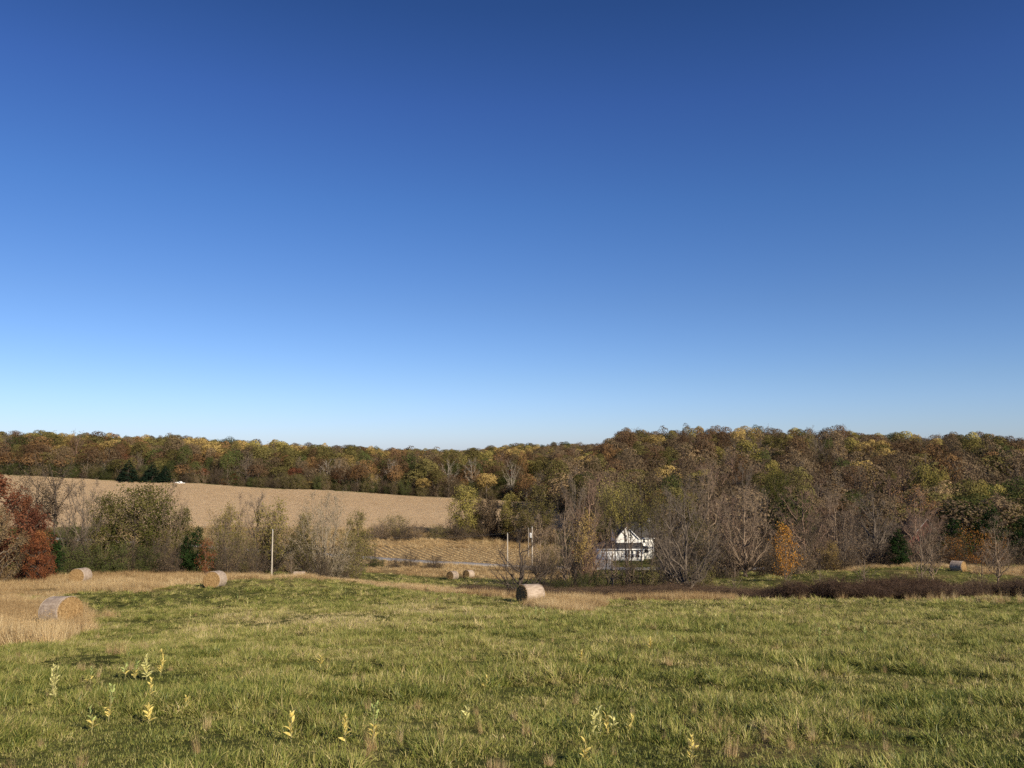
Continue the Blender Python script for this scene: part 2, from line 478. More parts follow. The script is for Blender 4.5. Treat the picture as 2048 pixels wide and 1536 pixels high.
def gen_dome(seed, H=17., W=10., base=.32, n=1900, size=.5, lobes=13, fill=1., tl=(0., 1.), top=.8):
    """a wood tree seen from afar: trunk and limbs, and a crown of rounded leaf clumps"""
    rng = np.random.RandomState(seed)
    trunk, crown, _, _ = gen_tree(seed, H*.93, W*.8, base, 'round', mains=9, nsec=3, nter=0, ntwig=0, rise=1., trunk_r=.2, twig_w=.05)
    ch = H*(1-base); c0 = np.array([0, 0, H*base + ch*.42])
    k = np.arange(lobes); az = k*2.39996 + rng.uniform(0, 6); ph = np.arcsin(np.clip(-.35 + 1.33*(k+.5)/lobes, -1, 1))
    rl = rng.uniform(.20, .31, lobes)*W
    ctr = c0 + np.stack([np.cos(az)*np.cos(ph)*(W/2-rl*.75), np.sin(az)*np.cos(ph)*(W/2-rl*.75), np.sin(ph)*(ch*.55-rl*.6)], 1)*rng.uniform(.85, 1.08, (lobes, 1))
    pk = rng.choice(lobes, n, p=rl**2/(rl**2).sum())
    d = rng.normal(size=(n, 3)); d[:, 2] = d[:, 2]*.8+.45; d += (ctr[pk]-c0)/W*1.2; d = nrm(d)
    C = ctr[pk] + d*(rl[pk]*rng.uniform(.72, 1.06, n)**.6)[:, None]*[1, 1, top]
    keep = (C[:, 2] > H*base*.8) & (rng.rand(n) < fill); C, d, pk = C[keep], d[keep], pk[keep]
    V, F4 = leaves(C, size, rng, d*2.6, .75, .25)
    lt = rng.rand(lobes)
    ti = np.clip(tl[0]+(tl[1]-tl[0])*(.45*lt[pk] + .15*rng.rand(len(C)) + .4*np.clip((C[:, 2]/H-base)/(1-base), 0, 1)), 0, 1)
    crown.append((V, F4, np.repeat(ti, 4), 1))
    return trunk, crown, H, W

# ------------------------------------------------------------------ terrain mesh
def ground_mat():
    m, nt, out = new_mat("meadow_soil_and_turf")
    p = nt.nodes.new("ShaderNodeBsdfDiffuse")
    ge = nt.nodes.new("ShaderNodeNewGeometry"); pos = ge.outputs["Position"]
    def n(s, d=4): return noise(nt, s, d, pos, .6)
    turf = ramp(nt, [(.04,.042,.016), (.080,.085,.026), (.14,.135,.042), (.17,.135,.06)], n(.35, 6), [.25, .45, .6, .78])
    dry = ramp(nt, [(.17,.11,.05), (.30,.20,.09), (.40,.28,.13)], n(1.1, 6), [.3, .5, .72])
    mown = ramp(nt, [(.15,.10,.055), (.28,.195,.10), (.38,.28,.15)], n(.9, 6), [.3, .48, .7])
    crop = ramp(nt, [(.43,.32,.19), (.51,.39,.25), (.56,.435,.285)], n(.12, 6), [.3, .5, .7])
    litter = ramp(nt, [(.035,.026,.016), (.09,.06,.032), (.14,.09,.045)], n(.5, 5), [.3, .5, .72])
    def mix(a, b, name):
        mx = nt.nodes.new("ShaderNodeMixRGB"); nt.links.new(attr(nt, name).outputs["Fac"], mx.inputs[0])
        nt.links.new(a, mx.inputs[1]); nt.links.new(b, mx.inputs[2]); return mx.outputs[0]
    c = mix(turf, dry, "dry"); c = mix(c, mown, "mown"); c = mix(c, crop, "crop"); c = mix(c, litter, "litter")
    nt.links.new(c, p.inputs[0])
    b = nt.nodes.new("ShaderNodeBump"); b.inputs["Strength"].default_value = .6; b.inputs["Distance"].default_value = .12
    nt.links.new(n(4, 5), b.inputs["Height"]); nt.links.new(b.outputs[0], p.inputs["Normal"])
    nt.links.new(p.outputs[0], out.inputs[0]); return m
def build_ground():
    az = np.concatenate([np.linspace(-46, 46, 560), np.linspace(46, 314, 90)[1:-1]]) * math.pi/180
    r = np.concatenate([[0.4], np.exp(np.linspace(math.log(1.2), math.log(4400), 330))])
    A, Rr = np.meshgrid(az, r, indexing='ij')
    X = np.sin(A)*Rr; Y = np.cos(A)*Rr
    Z = ground(X, Y)
    na, nr = A.shape
    i = np.arange(na*nr).reshape(na, nr); j = np.roll(i, -1, axis=0)
    Fq = np.stack([i[:, :-1], i[:, 1:], j[:, 1:], j[:, :-1]], -1).reshape(-1, 4)
    cap = len(X.ravel())
    V = np.vstack([np.stack([X, Y, Z], -1).reshape(-1, 3), [[0, 0, g1(0, 0)]]])
    F3 = np.stack([np.full(na, cap), i[:, 0], j[:, 0]], -1)
    me = bpy.data.meshes.new("ground")
    L = np.concatenate([Fq.ravel(), F3.ravel()]); S = np.concatenate([np.arange(len(Fq))*4, Fq.size+np.arange(len(F3))*3])
    me.vertices.add(len(V)); me.vertices.foreach_set("co", V.astype(np.float32).ravel())
    me.loops.add(len(L)); me.loops.foreach_set("vertex_index", L.astype(np.int32))
    me.polygons.add(len(S)); me.polygons.foreach_set("loop_start", S.astype(np.int32))
    x, y = V[:, 0], V[:, 1]; yy = np.maximum(y, 1)
    front = y > 5
    def at(name, v):
        a = me.attributes.new(name, 'FLOAT', 'POINT'); a.data.foreach_set("value", np.asarray(v, np.float32))
    at("dry", np.where(front & zone(TAN, x, yy), .85, np.clip((fnoise(x, y, 7, 11)-.62)*4, 0, .5)))
    at("mown", (front & zone([MOWN], x, yy)))
    at("crop", (front & zone([CROP], x, yy, .1)))
    at("litter", (front & woods(x, yy)))
    me.update(calc_edges=True); smooth(me)
    me.materials.append(ground_mat())
    put("ground", me, kind="structure")
build_ground()
print("ground", round(time.time()-T0, 1))

# road across the valley
def strip(name, cols_y, half, lift, mat, step=2.0, kind="structure"):
    pts = np.array([(spot(c, Y), Y) for c, Y in cols_y])
    seg = np.r_[0, np.cumsum(np.linalg.norm(np.diff(pts, axis=0), axis=1))]
    s = np.arange(0, seg[-1], step)
    x = np.interp(s, seg, pts[:, 0]); y = np.interp(s, seg, pts[:, 1])
    for _ in range(3):
        x[1:-1] = (x[:-2]+x[1:-1]*2+x[2:])/4; y[1:-1] = (y[:-2]+y[1:-1]*2+y[2:])/4
    tx, ty = np.gradient(x), np.gradient(y); l = np.hypot(tx, ty)
    nx, ny = -ty/l, tx/l
    k = np.array([-1, -.6, 0, .6, 1.])*half
    X = x[:, None]+nx[:, None]*k; Y = y[:, None]+ny[:, None]*k
    Z = ground(X, Y); Z = Z.max(axis=1, keepdims=True)*.6 + Z*.4 + lift
    top = np.stack([X, Y, Z], -1); e0 = top[:, :1]-[0, 0, lift+.5]; e1 = top[:, -1:]-[0, 0, lift+.5]
    P = np.concatenate([e0, top, e1], 1); n, w = P.shape[:2]
    i = np.arange(n*w).reshape(n, w)
    Fq = np.stack([i[:-1, :-1], i[1:, :-1], i[1:, 1:], i[:-1, 1:]], -1).reshape(-1, 4)
    return put(name, mk_mesh(name, [(P.reshape(-1, 3), Fq, None, 0)], [mat]), kind=kind)
asphalt = plain_mat("weathered_asphalt", (.34, .31, .275), .9, .18, 1.2)
strip("road", [(-250,262),(100,250),(350,235),(500,219),(600,212),(700,203),(800,194),(900,187),(1010,183),(1180,180),(1330,178),(1480,172),(1560,166)], 1.9, .2, asphalt)
drive = plain_mat("grey_driveway_gravel", (.24, .215, .185), .9, .2, 1.5)
strip("driveway", [(1204,208.5),(1205,195),(1208,183)], 2.5, .16, drive)

# ------------------------------------------------------------------ scattering of what nobody could count
def scatter(name, label, P, rot, scl, idx, tint, meshes):
    pc = bpy.data.meshes.new(name + "_points")
    n = len(P)
    pc.vertices.add(n); pc.vertices.foreach_set("co", np.asarray(P, np.float32).ravel())
    def at(nm, typ, v, key):
        a = pc.attributes.new(nm, typ, 'POINT'); a.data.foreach_set(key, v)
    at("rot", 'FLOAT_VECTOR', np.asarray(rot, np.float32).ravel(), "vector")
    scl = np.asarray(scl, np.float32)
    if scl.ndim == 1: scl = np.repeat(scl[:, None], 3, 1)
    at("scl", 'FLOAT_VECTOR', scl.ravel(), "vector")
    at("idx", 'INT', np.asarray(idx, np.int32), "value")
    at("itint", 'FLOAT', np.asarray(tint, np.float32), "value")
    c = bpy.data.collections.new(name + "_kinds")
    for k, me in enumerate(meshes):
        o = bpy.data.objects.new("%s_kind_%02d" % (name, k), me); c.objects.link(o)
    o = put(name, pc, kind="stuff", label=label)
    ng = bpy.data.node_groups.new(name + "_scatter", 'GeometryNodeTree')
    ng.interface.new_socket("Geometry", in_out='INPUT', socket_type='NodeSocketGeometry')
    ng.interface.new_socket("Geometry", in_out='OUTPUT', socket_type='NodeSocketGeometry')
    N = ng.nodes; gi = N.new("NodeGroupInput"); go = N.new("NodeGroupOutput")
    iop = N.new("GeometryNodeInstanceOnPoints")
    ci = N.new("GeometryNodeCollectionInfo"); ci.inputs["Collection"].default_value = c
    ci.inputs["Separate Children"].default_value = True; ci.inputs["Reset Children"].default_value = True
    def na(nm, typ):
        a = N.new("GeometryNodeInputNamedAttribute"); a.data_type = typ; a.inputs["Name"].default_value = nm
        return [s for s in a.outputs if s.enabled and s.name == "Attribute"][0]
    ng.links.new(gi.outputs[0], iop.inputs["Points"])
    ng.links.new(ci.outputs[0], iop.inputs["Instance"])
    iop.inputs["Pick Instance"].default_value = True
    ng.links.new(na("idx", 'INT'), iop.inputs["Instance Index"])
    ng.links.new(na("rot", 'FLOAT_VECTOR'), iop.inputs["Rotation"])
    ng.links.new(na("scl", 'FLOAT_VECTOR'), iop.inputs["Scale"])
    ng.links.new(iop.outputs[0], go.inputs[0])
    md = o.modifiers.new("scatter", 'NODES'); md.node_group = ng
    return o
def blades(n, rad, h, w, rng, curl=.5, seg=3, splay=.7, power=.5, hv=.4, lean=(0, 0)):
    a = rng.uniform(0, 6.283, n); r = rad*rng.rand(n)**power
    B = np.stack([np.cos(a)*r, np.sin(a)*r, np.zeros(n)-.03], 1)
    hh = h*rng.uniform(1-hv, 1+hv*.6, n)
    oa = a + rng.normal(size=n)*.9
    tilt = splay*rng.uniform(.1, 1, n)
    D = np.stack([np.cos(oa)*tilt+lean[0], np.sin(oa)*tilt+lean[1], np.ones(n)], 1); D = nrm(D)
    side = np.stack([-np.sin(oa+rng.normal(size=n)*.8), np.cos(oa), np.zeros(n)], 1); side = nrm(side)
    Vs = []
    P = B.copy(); cd = D.copy()
    for k in range(seg+1):
        f = k/seg; ww = w*(1-f**1.6)*rng.uniform(.8, 1.2, n)*.5
        if k < seg: Vs += [P-side*ww[:, None], P+side*ww[:, None]]
        else: Vs += [P]
        P = P + cd*(hh/seg)[:, None]
        cd = nrm(cd + np.stack([np.cos(oa), np.sin(oa), np.full(n, -.9)], 1)*(curl*rng.uniform(.2, 1, n)/seg)[:, None]*1.3)
    m = 2*seg+1
    V = np.stack(Vs, 1).reshape(-1, 3)
    o = (np.arange(n)*m)[:, None]
    quads = np.concatenate([np.stack([o[:, 0]+2*k, o[:, 0]+2*k+1, o[:, 0]+2*k+3, o[:, 0]+2*k+2], 1) for k in range(seg-1)]) if seg > 1 else np.zeros((0, 4), int)
    tris = np.stack([o[:, 0]+2*seg-2, o[:, 0]+2*seg-1, o[:, 0]+2*seg], 1)
    t = rng.rand(n); tt = np.repeat(t, m)
    Q = V.copy()
    return [(V, quads, tt, 0), (Q, tris, tt, 0)]

grass_cols = [(.036,.066,.014), (.118,.148,.030), (.240,.250,.055), (.37,.34,.10), (.48,.38,.17), (.68,.54,.32)]
M_grass = leaf_mat("pasture_grass_blades", grass_cols, .22, .3, inst=(.6, .4), spec=.02)
M_dry = leaf_mat("tall_dry_grass_stalks", [(.14,.078,.038), (.35,.225,.105), (.58,.425,.215), (.80,.65,.39)], .25, .35, inst=(.6, .4))
M_crop = leaf_mat("ripe_field_stalks", [(.49,.36,.22), (.57,.435,.28), (.63,.495,.335)], .35, .08, inst=(.7, .3))
rngG = np.random.RandomState(3)
def gmesh(nm, parts, mat): return mk_mesh(nm, parts, [mat])
turf = []
for k in range(4):   # short even sward
    r = np.random.RandomState(100+k)
    turf.append(gmesh("turf", blades(52, .20, .085, .0095, r, .9, 2, 1.0, .5, .5), M_grass))
for k in range(4):   # radiating clumps
    r = np.random.RandomState(110+k)
    turf.append(gmesh("clump", blades(80, .10, .185, .0110, r, 1.1, 3, 1.05, .7, .55, (r.normal()*.2, r.normal()*.2)), M_grass))
def jitter_points(dx, ylo, yhi, cl=-140, ch=2190, seed=0):
    rng = np.random.RandomState(seed)
    pts = []
    y = np.arange(ylo, yhi, dx)
    for yy in y:
        x0, x1 = (cl-1024)/F*yy, (ch-1024)/F*yy
        x = np.arange(x0, x1, dx)
        pts.append(np.stack([x + rng.uniform(-.6, .6, len(x))*dx, yy + rng.uniform(-.6, .6, len(x))*dx], 1))
    return np.concatenate(pts), rng
GP, GR, GS, GI, GT = [], [], [], [], []
for ylo, yhi, dx, sc, seed, ratio in ((4.5, 13, .115, .85, 1, .50), (13, 27, .155, .95, 2, .5), (27, 50, .27, 1.3, 3, .4), (50, 100, .55, 2.0, 4, .3), (100, 185, 1.25, 3.4, 5, .2)):
    p, rng = jitter_points(dx, ylo, yhi, seed=seed)
    x, y = p.T
    keep = ~zone(TAN[:7]+TAN[7:], x, y, seed=3) & ~woods(x, y)
    keep &= ~((y > 172) & (column(x, y) > 600))
    keep &= ~(fnoise(x, y, 1.0, 33, 2) > .80)
    hol = fnoise(x, y, .8, 36, 2); keep &= ~((hol < .34) & (rng.rand(len(x)) < .5))
    x, y = x[keep], y[keep]; n = len(x)
    lump = .6*fnoise(x, y, 1.1, 21, 2) + .4*fnoise(x, y, 2.6, 22, 2)                       # tussocks
    patch = fnoise(x, y, 9, 27, 3)
    isclump = rng.rand(n) < ratio*np.clip((lump-.42)*9, .05, 2.6)
    left = np.clip((700-column(x, y))/600, 0, 1)*np.clip((y-9)/10, 0, 1)  # the grass is shorter down the left side
    s = sc*(.52+1.0*np.clip((lump-.32)*2.6, 0, 1.25))*rng.uniform(.75, 1.25, n)*(1-.18*left)
    GP.append(np.stack([x, y, ground(x, y)], 1)); GI.append(np.where(isclump, rng.randint(4, 8, n), rng.randint(0, 4, n)))
    la, lb = (fnoise(x, y, .9, 71, 2)-.5)*1.0, (fnoise(x, y, .9, 73, 2)-.5)*1.0
    GR.append(np.stack([rng.normal(size=n)*.12+.1+la, rng.normal(size=n)*.12+lb, rng.uniform(0, 6.28, n)], 1))
    sx = s*rng.uniform(.9, 1.2, n); sh = s/max(1., sc)
    GS.append(np.stack([sx, sx, sh], 1))
    px, py = project(x, y, GP[-1][:, 2])
    brown = np.exp(-((px-620)/190)**2 - ((py-1243-(px-620)*.02)/16)**2) + .5*np.exp(-((px-880)/160)**2 - ((py-1222)/9)**2)
    t = .14 + .42*np.clip((patch-.3)*1.9, 0, 1) + 1.2*(fnoise(x, y, .9, 40, 2)-.45) + rng.normal(size=n)*.12 + brown*.75
    t += np.clip(.16*(y-12)/40, 0, .2)
    GT.append(np.clip(t, 0, 1.25))
scatter("pasture_grass", "rough green pasture grass mixed with straw coloured blades", np.concatenate(GP), np.concatenate(GR), np.concatenate(GS), np.concatenate(GI), np.concatenate(GT), turf)
print("grass", sum(len(g) for g in GP), round(time.time()-T0, 1))

# tall dry grass
tall = []
for k in range(4):
    r = np.random.RandomState(130+k)
    pr = blades(64, .30, .66, .012, r, .6, 3, .38, .6, .45)
    st = blades(22, .28, .98, .010, r, .25, 2, .22, .6, .2)
    hd = np.random.RandomState(140+k); n = 16
    a = hd.uniform(0, 6.28, n); C = np.stack([np.cos(a)*.25*hd.rand(n), np.sin(a)*.25*hd.rand(n), hd.uniform(.6, 1.0, n)], 1)
    V, F4 = leaves(C, .06, hd, None, .3, 0)
    tall.append(gmesh("dry_grass", pr + st + [(V, F4, np.repeat(hd.rand(n)*.35, 4), 0)], M_dry))
DP, DR, DS, DI, DT = [], [], [], [], []
for ylo, yhi, dx, sc, seed in ((20, 70, .33, 1., 11), (70, 128, .55, 1.15, 12), (128, 200, 1.1, 1.9, 13), (225, 286, 1.8, 2.3, 14)):
    p, rng = jitter_points(dx, ylo, yhi, seed=seed); x, y = p.T
    keep = (zone(TAN, x, y, seed=3) | (zone(TAN[:4]+TAN[5:9], x, y, j=3.2, seed=9) & (rng.rand(len(x)) < .28))) & ~woods(x, y)
    c0 = column(x, y)
    upper = (c0 < 135) & (y > 53) & (y < 72)
    keep |= upper & (rng.rand(len(x)) < .4)
    dens = fnoise(x, y, 3, 51, 2)
    keep &= dens > .33 + .22*(y > 62)*fnoise(x, y, 14, 57, 2)
    swale = (c0 > 690) & (c0 < 1060) & (y > 104) & (y < 138); keep &= ~swale
    x, y = x[keep], y[keep]; n = len(x); c0 = column(x, y)
    h = np.where((c0 < 215) & (y < 64), np.where(y > 34, np.where((c0 > 70) & (c0 < 170), .36, .62), .85), .60)*np.where((c0 > 1030) & (c0 < 1220) & (y < 70), 1.0, 1.)*np.where((c0 > 640) & (y > 70) & (y < 100), .6, 1)
    h = np.where(y > 225, 1.3, h)
    h *= .40+1.2*fnoise(x, y, 2.2, 52, 2)
    s = sc*rng.uniform(.8, 1.2, n)
    DP.append(np.stack([x, y, ground(x, y)], 1)); DI.append(rng.randint(0, 4, n))
    DR.append(np.stack([rng.normal(size=n)*.10, rng.normal(size=n)*.10+.06, rng.uniform(0, 6.28, n)], 1))
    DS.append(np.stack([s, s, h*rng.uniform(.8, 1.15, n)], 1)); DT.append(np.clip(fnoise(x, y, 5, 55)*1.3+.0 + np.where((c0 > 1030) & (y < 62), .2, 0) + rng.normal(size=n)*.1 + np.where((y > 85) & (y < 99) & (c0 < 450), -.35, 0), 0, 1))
# loose tufts out in the green pasture
rng = np.random.RandomState(77)
tx, ty, th = [], [], []
for px, py, m_, h in ((1000,1195,26,.35),(1270,1262,8,.42),(1860,1200,14,.9),(1985,1205,18,.95),(1600,1222,6,.45),(215,1310,5,.5),(320,1300,7,.28),(330,1275,4,.5),(1120,1195,12,.6),(700,1196,8,.3),(1490,1270,5,.25),(850,1200,8,.3),(1700,1225,6,.3),(1300,1240,7,.3)):
    X, Y = hit(px, py)
    for k in range(m_): tx.append(X+rng.normal()*Y*.016); ty.append(Y+rng.normal()*1.0); th.append(h*rng.uniform(.6, 1.15))
for k in range(260):
    yy = 7.5+45*rng.rand()**1.3; xx = (rng.uniform(0, 2048)-1024)/F*yy; tx.append(xx); ty.append(yy); th.append(rng.uniform(.12, .34))
tx, ty, th = map(np.array, (tx, ty, th)); n = len(tx)
DP.append(np.stack([tx, ty, ground(tx, ty)], 1)); DI.append(rng.randint(0, 4, n)); DR.append(np.stack([rng.normal(size=n)*.15]*2+[rng.uniform(0, 6.28, n)], 1))
DS.append(np.stack([np.where(th < .35, .10, .4)+.14*rng.rand(n)]*2+[th], 1)); DT.append(rng.uniform(.4, 1., n))
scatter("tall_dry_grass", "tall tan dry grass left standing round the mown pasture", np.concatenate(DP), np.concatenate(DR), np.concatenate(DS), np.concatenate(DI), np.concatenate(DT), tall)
print("dry", sum(len(g) for g in DP), round(time.time()-T0, 1))

# the big ripe field on the far slope
cm = []
for k in range(3):
    r = np.random.RandomState(150+k)
    cm.append(gmesh("ripe_crop", blades(170, 1.5, .30, .05, r, .4, 2, .8, .5, .3), M_crop))
p, rng = jitter_points(1.3, 284, 426, -200, 1130, 21); x, y = p.T
keep = zone([CROP], x, y, .05); x, y = x[keep], y[keep]; n = len(x)
scatter("ripe_crop", "broad field of ripe tan crop rising to the wood", np.stack([x, y, ground(x, y)], 1), np.stack([rng.normal(size=n)*.05]*2+[rng.uniform(0, 6.28, n)], 1),
        np.stack([np.ones(n)]*2+[rng.uniform(.85, 1.1, n)], 1), rng.randint(0, 3, n), np.clip(fnoise(x, y, 25, 61)*1.1-.05, 0, 1), cm)
# corn stubble in rows
cm = []
for k in range(3):
    r = np.random.RandomState(160+k)
    cm.append(gmesh("stubble", blades(26, .30, .32, .05, r, .3, 2, .5, .5, .5) + blades(22, .5, .12, .06, r, 1.5, 2, 2.5, .5, .5), M_dry))
rows = []
dirv = np.array([-.35, 1.]); dirv /= np.linalg.norm(dirv); prp = np.array([dirv[1], -dirv[0]])
rng = np.random.RandomState(5)
for a in np.arange(-95, 60, 1.7):
    q = np.arange(0, 110, .75)
    P = np.array([0, 178.])+prp*a+dirv*q[:, None]; P += rng.normal(size=P.shape)*.12
    rows.append(P)
P = np.concatenate(rows); x, y = P.T; keep = zone([MOWN], x, y, .5) & (fnoise(x, y, 5, 66) > .22); x, y = x[keep], y[keep]; n = len(x)
scatter("corn_stubble", "rows of cut corn stubble beyond the country road", np.stack([x, y, ground(x, y)], 1), np.stack([rng.normal(size=n)*.1]*2+[rng.uniform(0, 6.28, n)], 1),
        np.stack([np.ones(n)]*2+[rng.uniform(.6, 1.3, n)], 1), rng.randint(0, 3, n), rng.uniform(.3, 1, n), cm)
print("fields", round(time.time()-T0, 1))

# ------------------------------------------------------------------ bark and foliage
B_grey = plain_mat("grey_bark", (.15, .118, .088), .95, .3, 5)
B_dark = plain_mat("dark_bark", (.075, .058, .045), .95, .3, 5)
B_pale = plain_mat("pale_sycamore_bark", (.33, .285, .225), .9, .25, 4)
B_tan = plain_mat("tan_twiggy_bark", (.19, .142, .10), .95, .25, 5)
B_pink = plain_mat("pinkish_brown_twigs", (.20, .128, .092), .95, .25, 5)
B_paletan = plain_mat("pale_tan_twigs", (.235, .17, .115), .95, .25, 5); B_rosy = plain_mat("rosy_brown_twigs", (.225, .148, .102), .95, .25, 5)  # paler tan and rosy bark colours for the domed and slim bare trees
B_willow = plain_mat("willow_bark", (.30, .245, .17), .95, .2, 5)
L = {
 'olive':  leaf_mat("olive_leaves", [(.072,.064,.024), (.12,.103,.036), (.19,.158,.058)], .25, .7, gain=1.16),
 'green':  leaf_mat("green_leaves", [(.040,.050,.016), (.070,.080,.026), (.115,.12,.042)], .25, .7, gain=1.16),
 'dgreen': leaf_mat("dark_green_leaves", [(.032,.042,.015), (.055,.066,.022), (.085,.092,.032)], .25, .7, gain=1.16),
 'gold':   leaf_mat("golden_leaves", [(.17,.118,.042), (.28,.195,.068), (.39,.28,.10)], .25, .7, gain=1.16),
 'ygreen': leaf_mat("yellow_green_leaves", [(.12,.105,.032), (.20,.17,.05), (.32,.26,.08)], .25, .7, gain=1.16),
 'rust':   leaf_mat("rust_leaves", [(.115,.066,.032), (.175,.10,.045), (.25,.15,.065)], .25, .7, gain=1.16),
 'brown':  leaf_mat("brown_leaves", [(.09,.062,.038), (.138,.098,.058), (.20,.148,.085)], .25, .7, gain=1.16),
 'dbrown': leaf_mat("dark_brown_leaves", [(.062,.036,.022), (.10,.060,.034), (.145,.09,.048)], .25, .7, gain=1.16),
 'tan':    leaf_mat("tan_leaves", [(.19,.125,.065), (.27,.185,.095), (.36,.26,.14)], .25, .7, gain=1.16),
 'orange': leaf_mat("orange_leaves", [(.30,.125,.025), (.50,.235,.045), (.68,.38,.085)], .3, .3),
 'red':    leaf_mat("red_oak_leaves", [(.075,.032,.022), (.145,.056,.034), (.27,.115,.055)], .3, .3),
 'conifer':leaf_mat("conifer_needles", [(.012,.024,.010), (.024,.046,.014), (.045,.075,.02)], .15, .3),
 'spruce': leaf_mat("spruce_needles", [(.010,.020,.013), (.020,.036,.022), (.035,.055,.03)], .15, .3),
 'orangered': leaf_mat("orange_red_oak_leaves", [(.12,.045,.024), (.23,.085,.038), (.40,.18,.07)], .3, .3),
 'green_olive': leaf_mat("dull_olive_leaves", [(.045,.05,.015), (.08,.08,.022), (.14,.125,.04)], .25, .3),
 'rustorange': leaf_mat("rusty_orange_leaves", [(.19,.075,.022), (.32,.14,.035), (.46,.24,.06)], .3, .3),
 'maroon': leaf_mat("maroon_bramble_leaves", [(.055,.032,.023), (.105,.064,.040), (.21,.145,.08)], .2, .3, inst=(.7, .3)),
 'peach':  leaf_mat("peach_orange_leaves", [(.22,.12,.06), (.36,.19,.08), (.48,.26,.10)], .3, .3),
}

PROTO = {}
def proto(key, gen, bark, leaf):
    trunk, crown, H, W = gen
    PROTO[key] = (mk_mesh(key+"_trunk", trunk, [bark]), mk_mesh(key+"_crown", crown, [bark, L[leaf]]), H, W)
def place_tree(key, name, cat, label, X, Y, H, W, group=None, rz=None, z=None, lean=0.):
    t, c, H0, W0 = PROTO[key]
    root = empty(name, (X, Y, (g1(X, Y) if z is None else z)), label, cat, group, rz if rz is not None else 0.)
    root.rotation_euler[1] = lean
    sc = (W/W0, W/W0, H/H0)
    put("trunk", t, root).scale = sc
    put("crown", c, root).scale = sc
    return root

# ---- prototypes seen close to
HT = dict(mains=20, nsec=7, nter=6, ntwig=7)
proto('bare_vase',  gen_tree(1, 12, 8.5, .16, 'dome', **HT, rise=1.6, trunk_r=.17, twig_w=.020, twig_l=.75), B_paletan, 'tan')
proto('bare_vase2', gen_tree(2, 12, 8.5, .12, 'dome', **HT, rise=1.4, trunk_r=.15, twig_w=.020, twig_l=.75, leaf=900, leaf_size=.12), B_rosy, 'brown')
proto('bare_grey',  gen_tree(3, 12, 9, .2, 'dome', **HT, rise=1.2, trunk_r=.18, twig_w=.020, twig_l=.8), B_grey, 'olive')
proto('bare_grey_leafy', gen_tree(4, 12, 9, .18, 'dome', **HT, rise=1.3, trunk_r=.18, twig_w=.020, twig_l=.8, leaf=3000, leaf_size=.13, crown_leaf_lo=.3, leaf_side=(.8, -.6, 0), leaf_up=.2), B_grey, 'olive')
proto('bare_dark',  gen_tree(5, 7, 8, .08, 'round', mains=16, nsec=6, nter=4, ntwig=4, rise=.75, trunk_r=.15, twig_w=.022, twig_l=.6), B_dark, 'brown')
proto('thin_olive', gen_tree(6, 12, 4, .62, 'egg', mains=11, nsec=5, nter=4, ntwig=3, rise=1.0, trunk_r=.10, leaf=1700, leaf_size=.15, spread=.25, twig_w=.018, tl=(.1, 1)), B_dark, 'olive')
proto('thin_olive2', gen_tree(7, 12, 4.2, .58, 'top', mains=11, nsec=5, nter=4, ntwig=3, rise=1.0, trunk_r=.09, leaf=1300, leaf_size=.15, spread=.25, twig_w=.018), B_dark, 'ygreen')
proto('thin_bare',  gen_tree(8, 12, 4, .3, 'egg', mains=15, nsec=6, nter=5, ntwig=4, rise=1.6, trunk_r=.09, twig_w=.018), B_paletan, 'brown')
proto('thin_brown', gen_tree(9, 14, 6.5, .5, 'top', mains=14, nsec=6, nter=4, ntwig=3, rise=1.1, trunk_r=.11, leaf=2200, leaf_size=.17, spread=.3, twig_w=.02), B_dark, 'brown')
proto('sapling_bare', gen_tree(10, 6, 3, .15, 'vase', mains=12, nsec=4, nter=3, ntwig=2, rise=1.4, trunk_r=.05, twig_w=.014, twig_l=.4), B_tan, 'tan')
proto('sapling_orange', gen_tree(11, 6, 3, .18, 'egg', mains=12, nsec=5, nter=4, ntwig=2, rise=1.2, trunk_r=.06, leaf=2300, leaf_size=.17, spread=.24, twig_w=.016), B_grey, 'orange')
proto('sapling_red', gen_tree(34, 6, 3, .12, 'round', mains=10, nsec=5, nter=4, ntwig=2, rise=.6, trunk_r=.06, leaf=2200, leaf_size=.17, spread=.2, twig_w=.016), B_grey, 'orangered')
proto('red_oak', gen_tree(12, 10, 9, .05, 'egg', mains=26, nsec=6, nter=4, ntwig=2, rise=.4, trunk_r=.16, leaf=14000, leaf_size=.22, spread=.22, twig_w=.02, out_bias=.9), B_dark, 'red')
proto('orange_oak', gen_tree(13, 8, 6, .03, 'egg', mains=22, nsec=6, nter=4, ntwig=2, rise=.3, trunk_r=.15, leaf=10500, leaf_size=.2, spread=.2, twig_w=.02, out_bias=.9), B_dark, 'orangered')
proto('tan_oak', gen_tree(14, 9, 8, .05, 'egg', mains=22, nsec=6, nter=4, ntwig=3, rise=.4, trunk_r=.16, leaf=9000, leaf_size=.18, spread=.28, twig_w=.022), B_grey, 'tan')
proto('green_tree', gen_tree(15, 10, 7, .32, 'dome', mains=18, nsec=6, nter=4, ntwig=3, rise=.9, trunk_r=.13, leaf=10000, leaf_size=.2, spread=.3, twig_w=.02), B_tan, 'green_olive')
proto('round_maple', gen_tree(16, 12, 8, .22, 'dome', mains=26, nsec=7, nter=4, ntwig=2, rise=1.0, trunk_r=.14, leaf=9000, leaf_size=.30, spread=.32, twig_w=.03, out_bias=.9), B_tan, 'ygreen')
proto('brown_maple', gen_tree(35, 12, 8, .24, 'dome', mains=24, nsec=7, nter=4, ntwig=2, rise=1.0, trunk_r=.14, leaf=7500, leaf_size=.28, spread=.33, twig_w=.03, out_bias=.9), B_tan, 'brown')
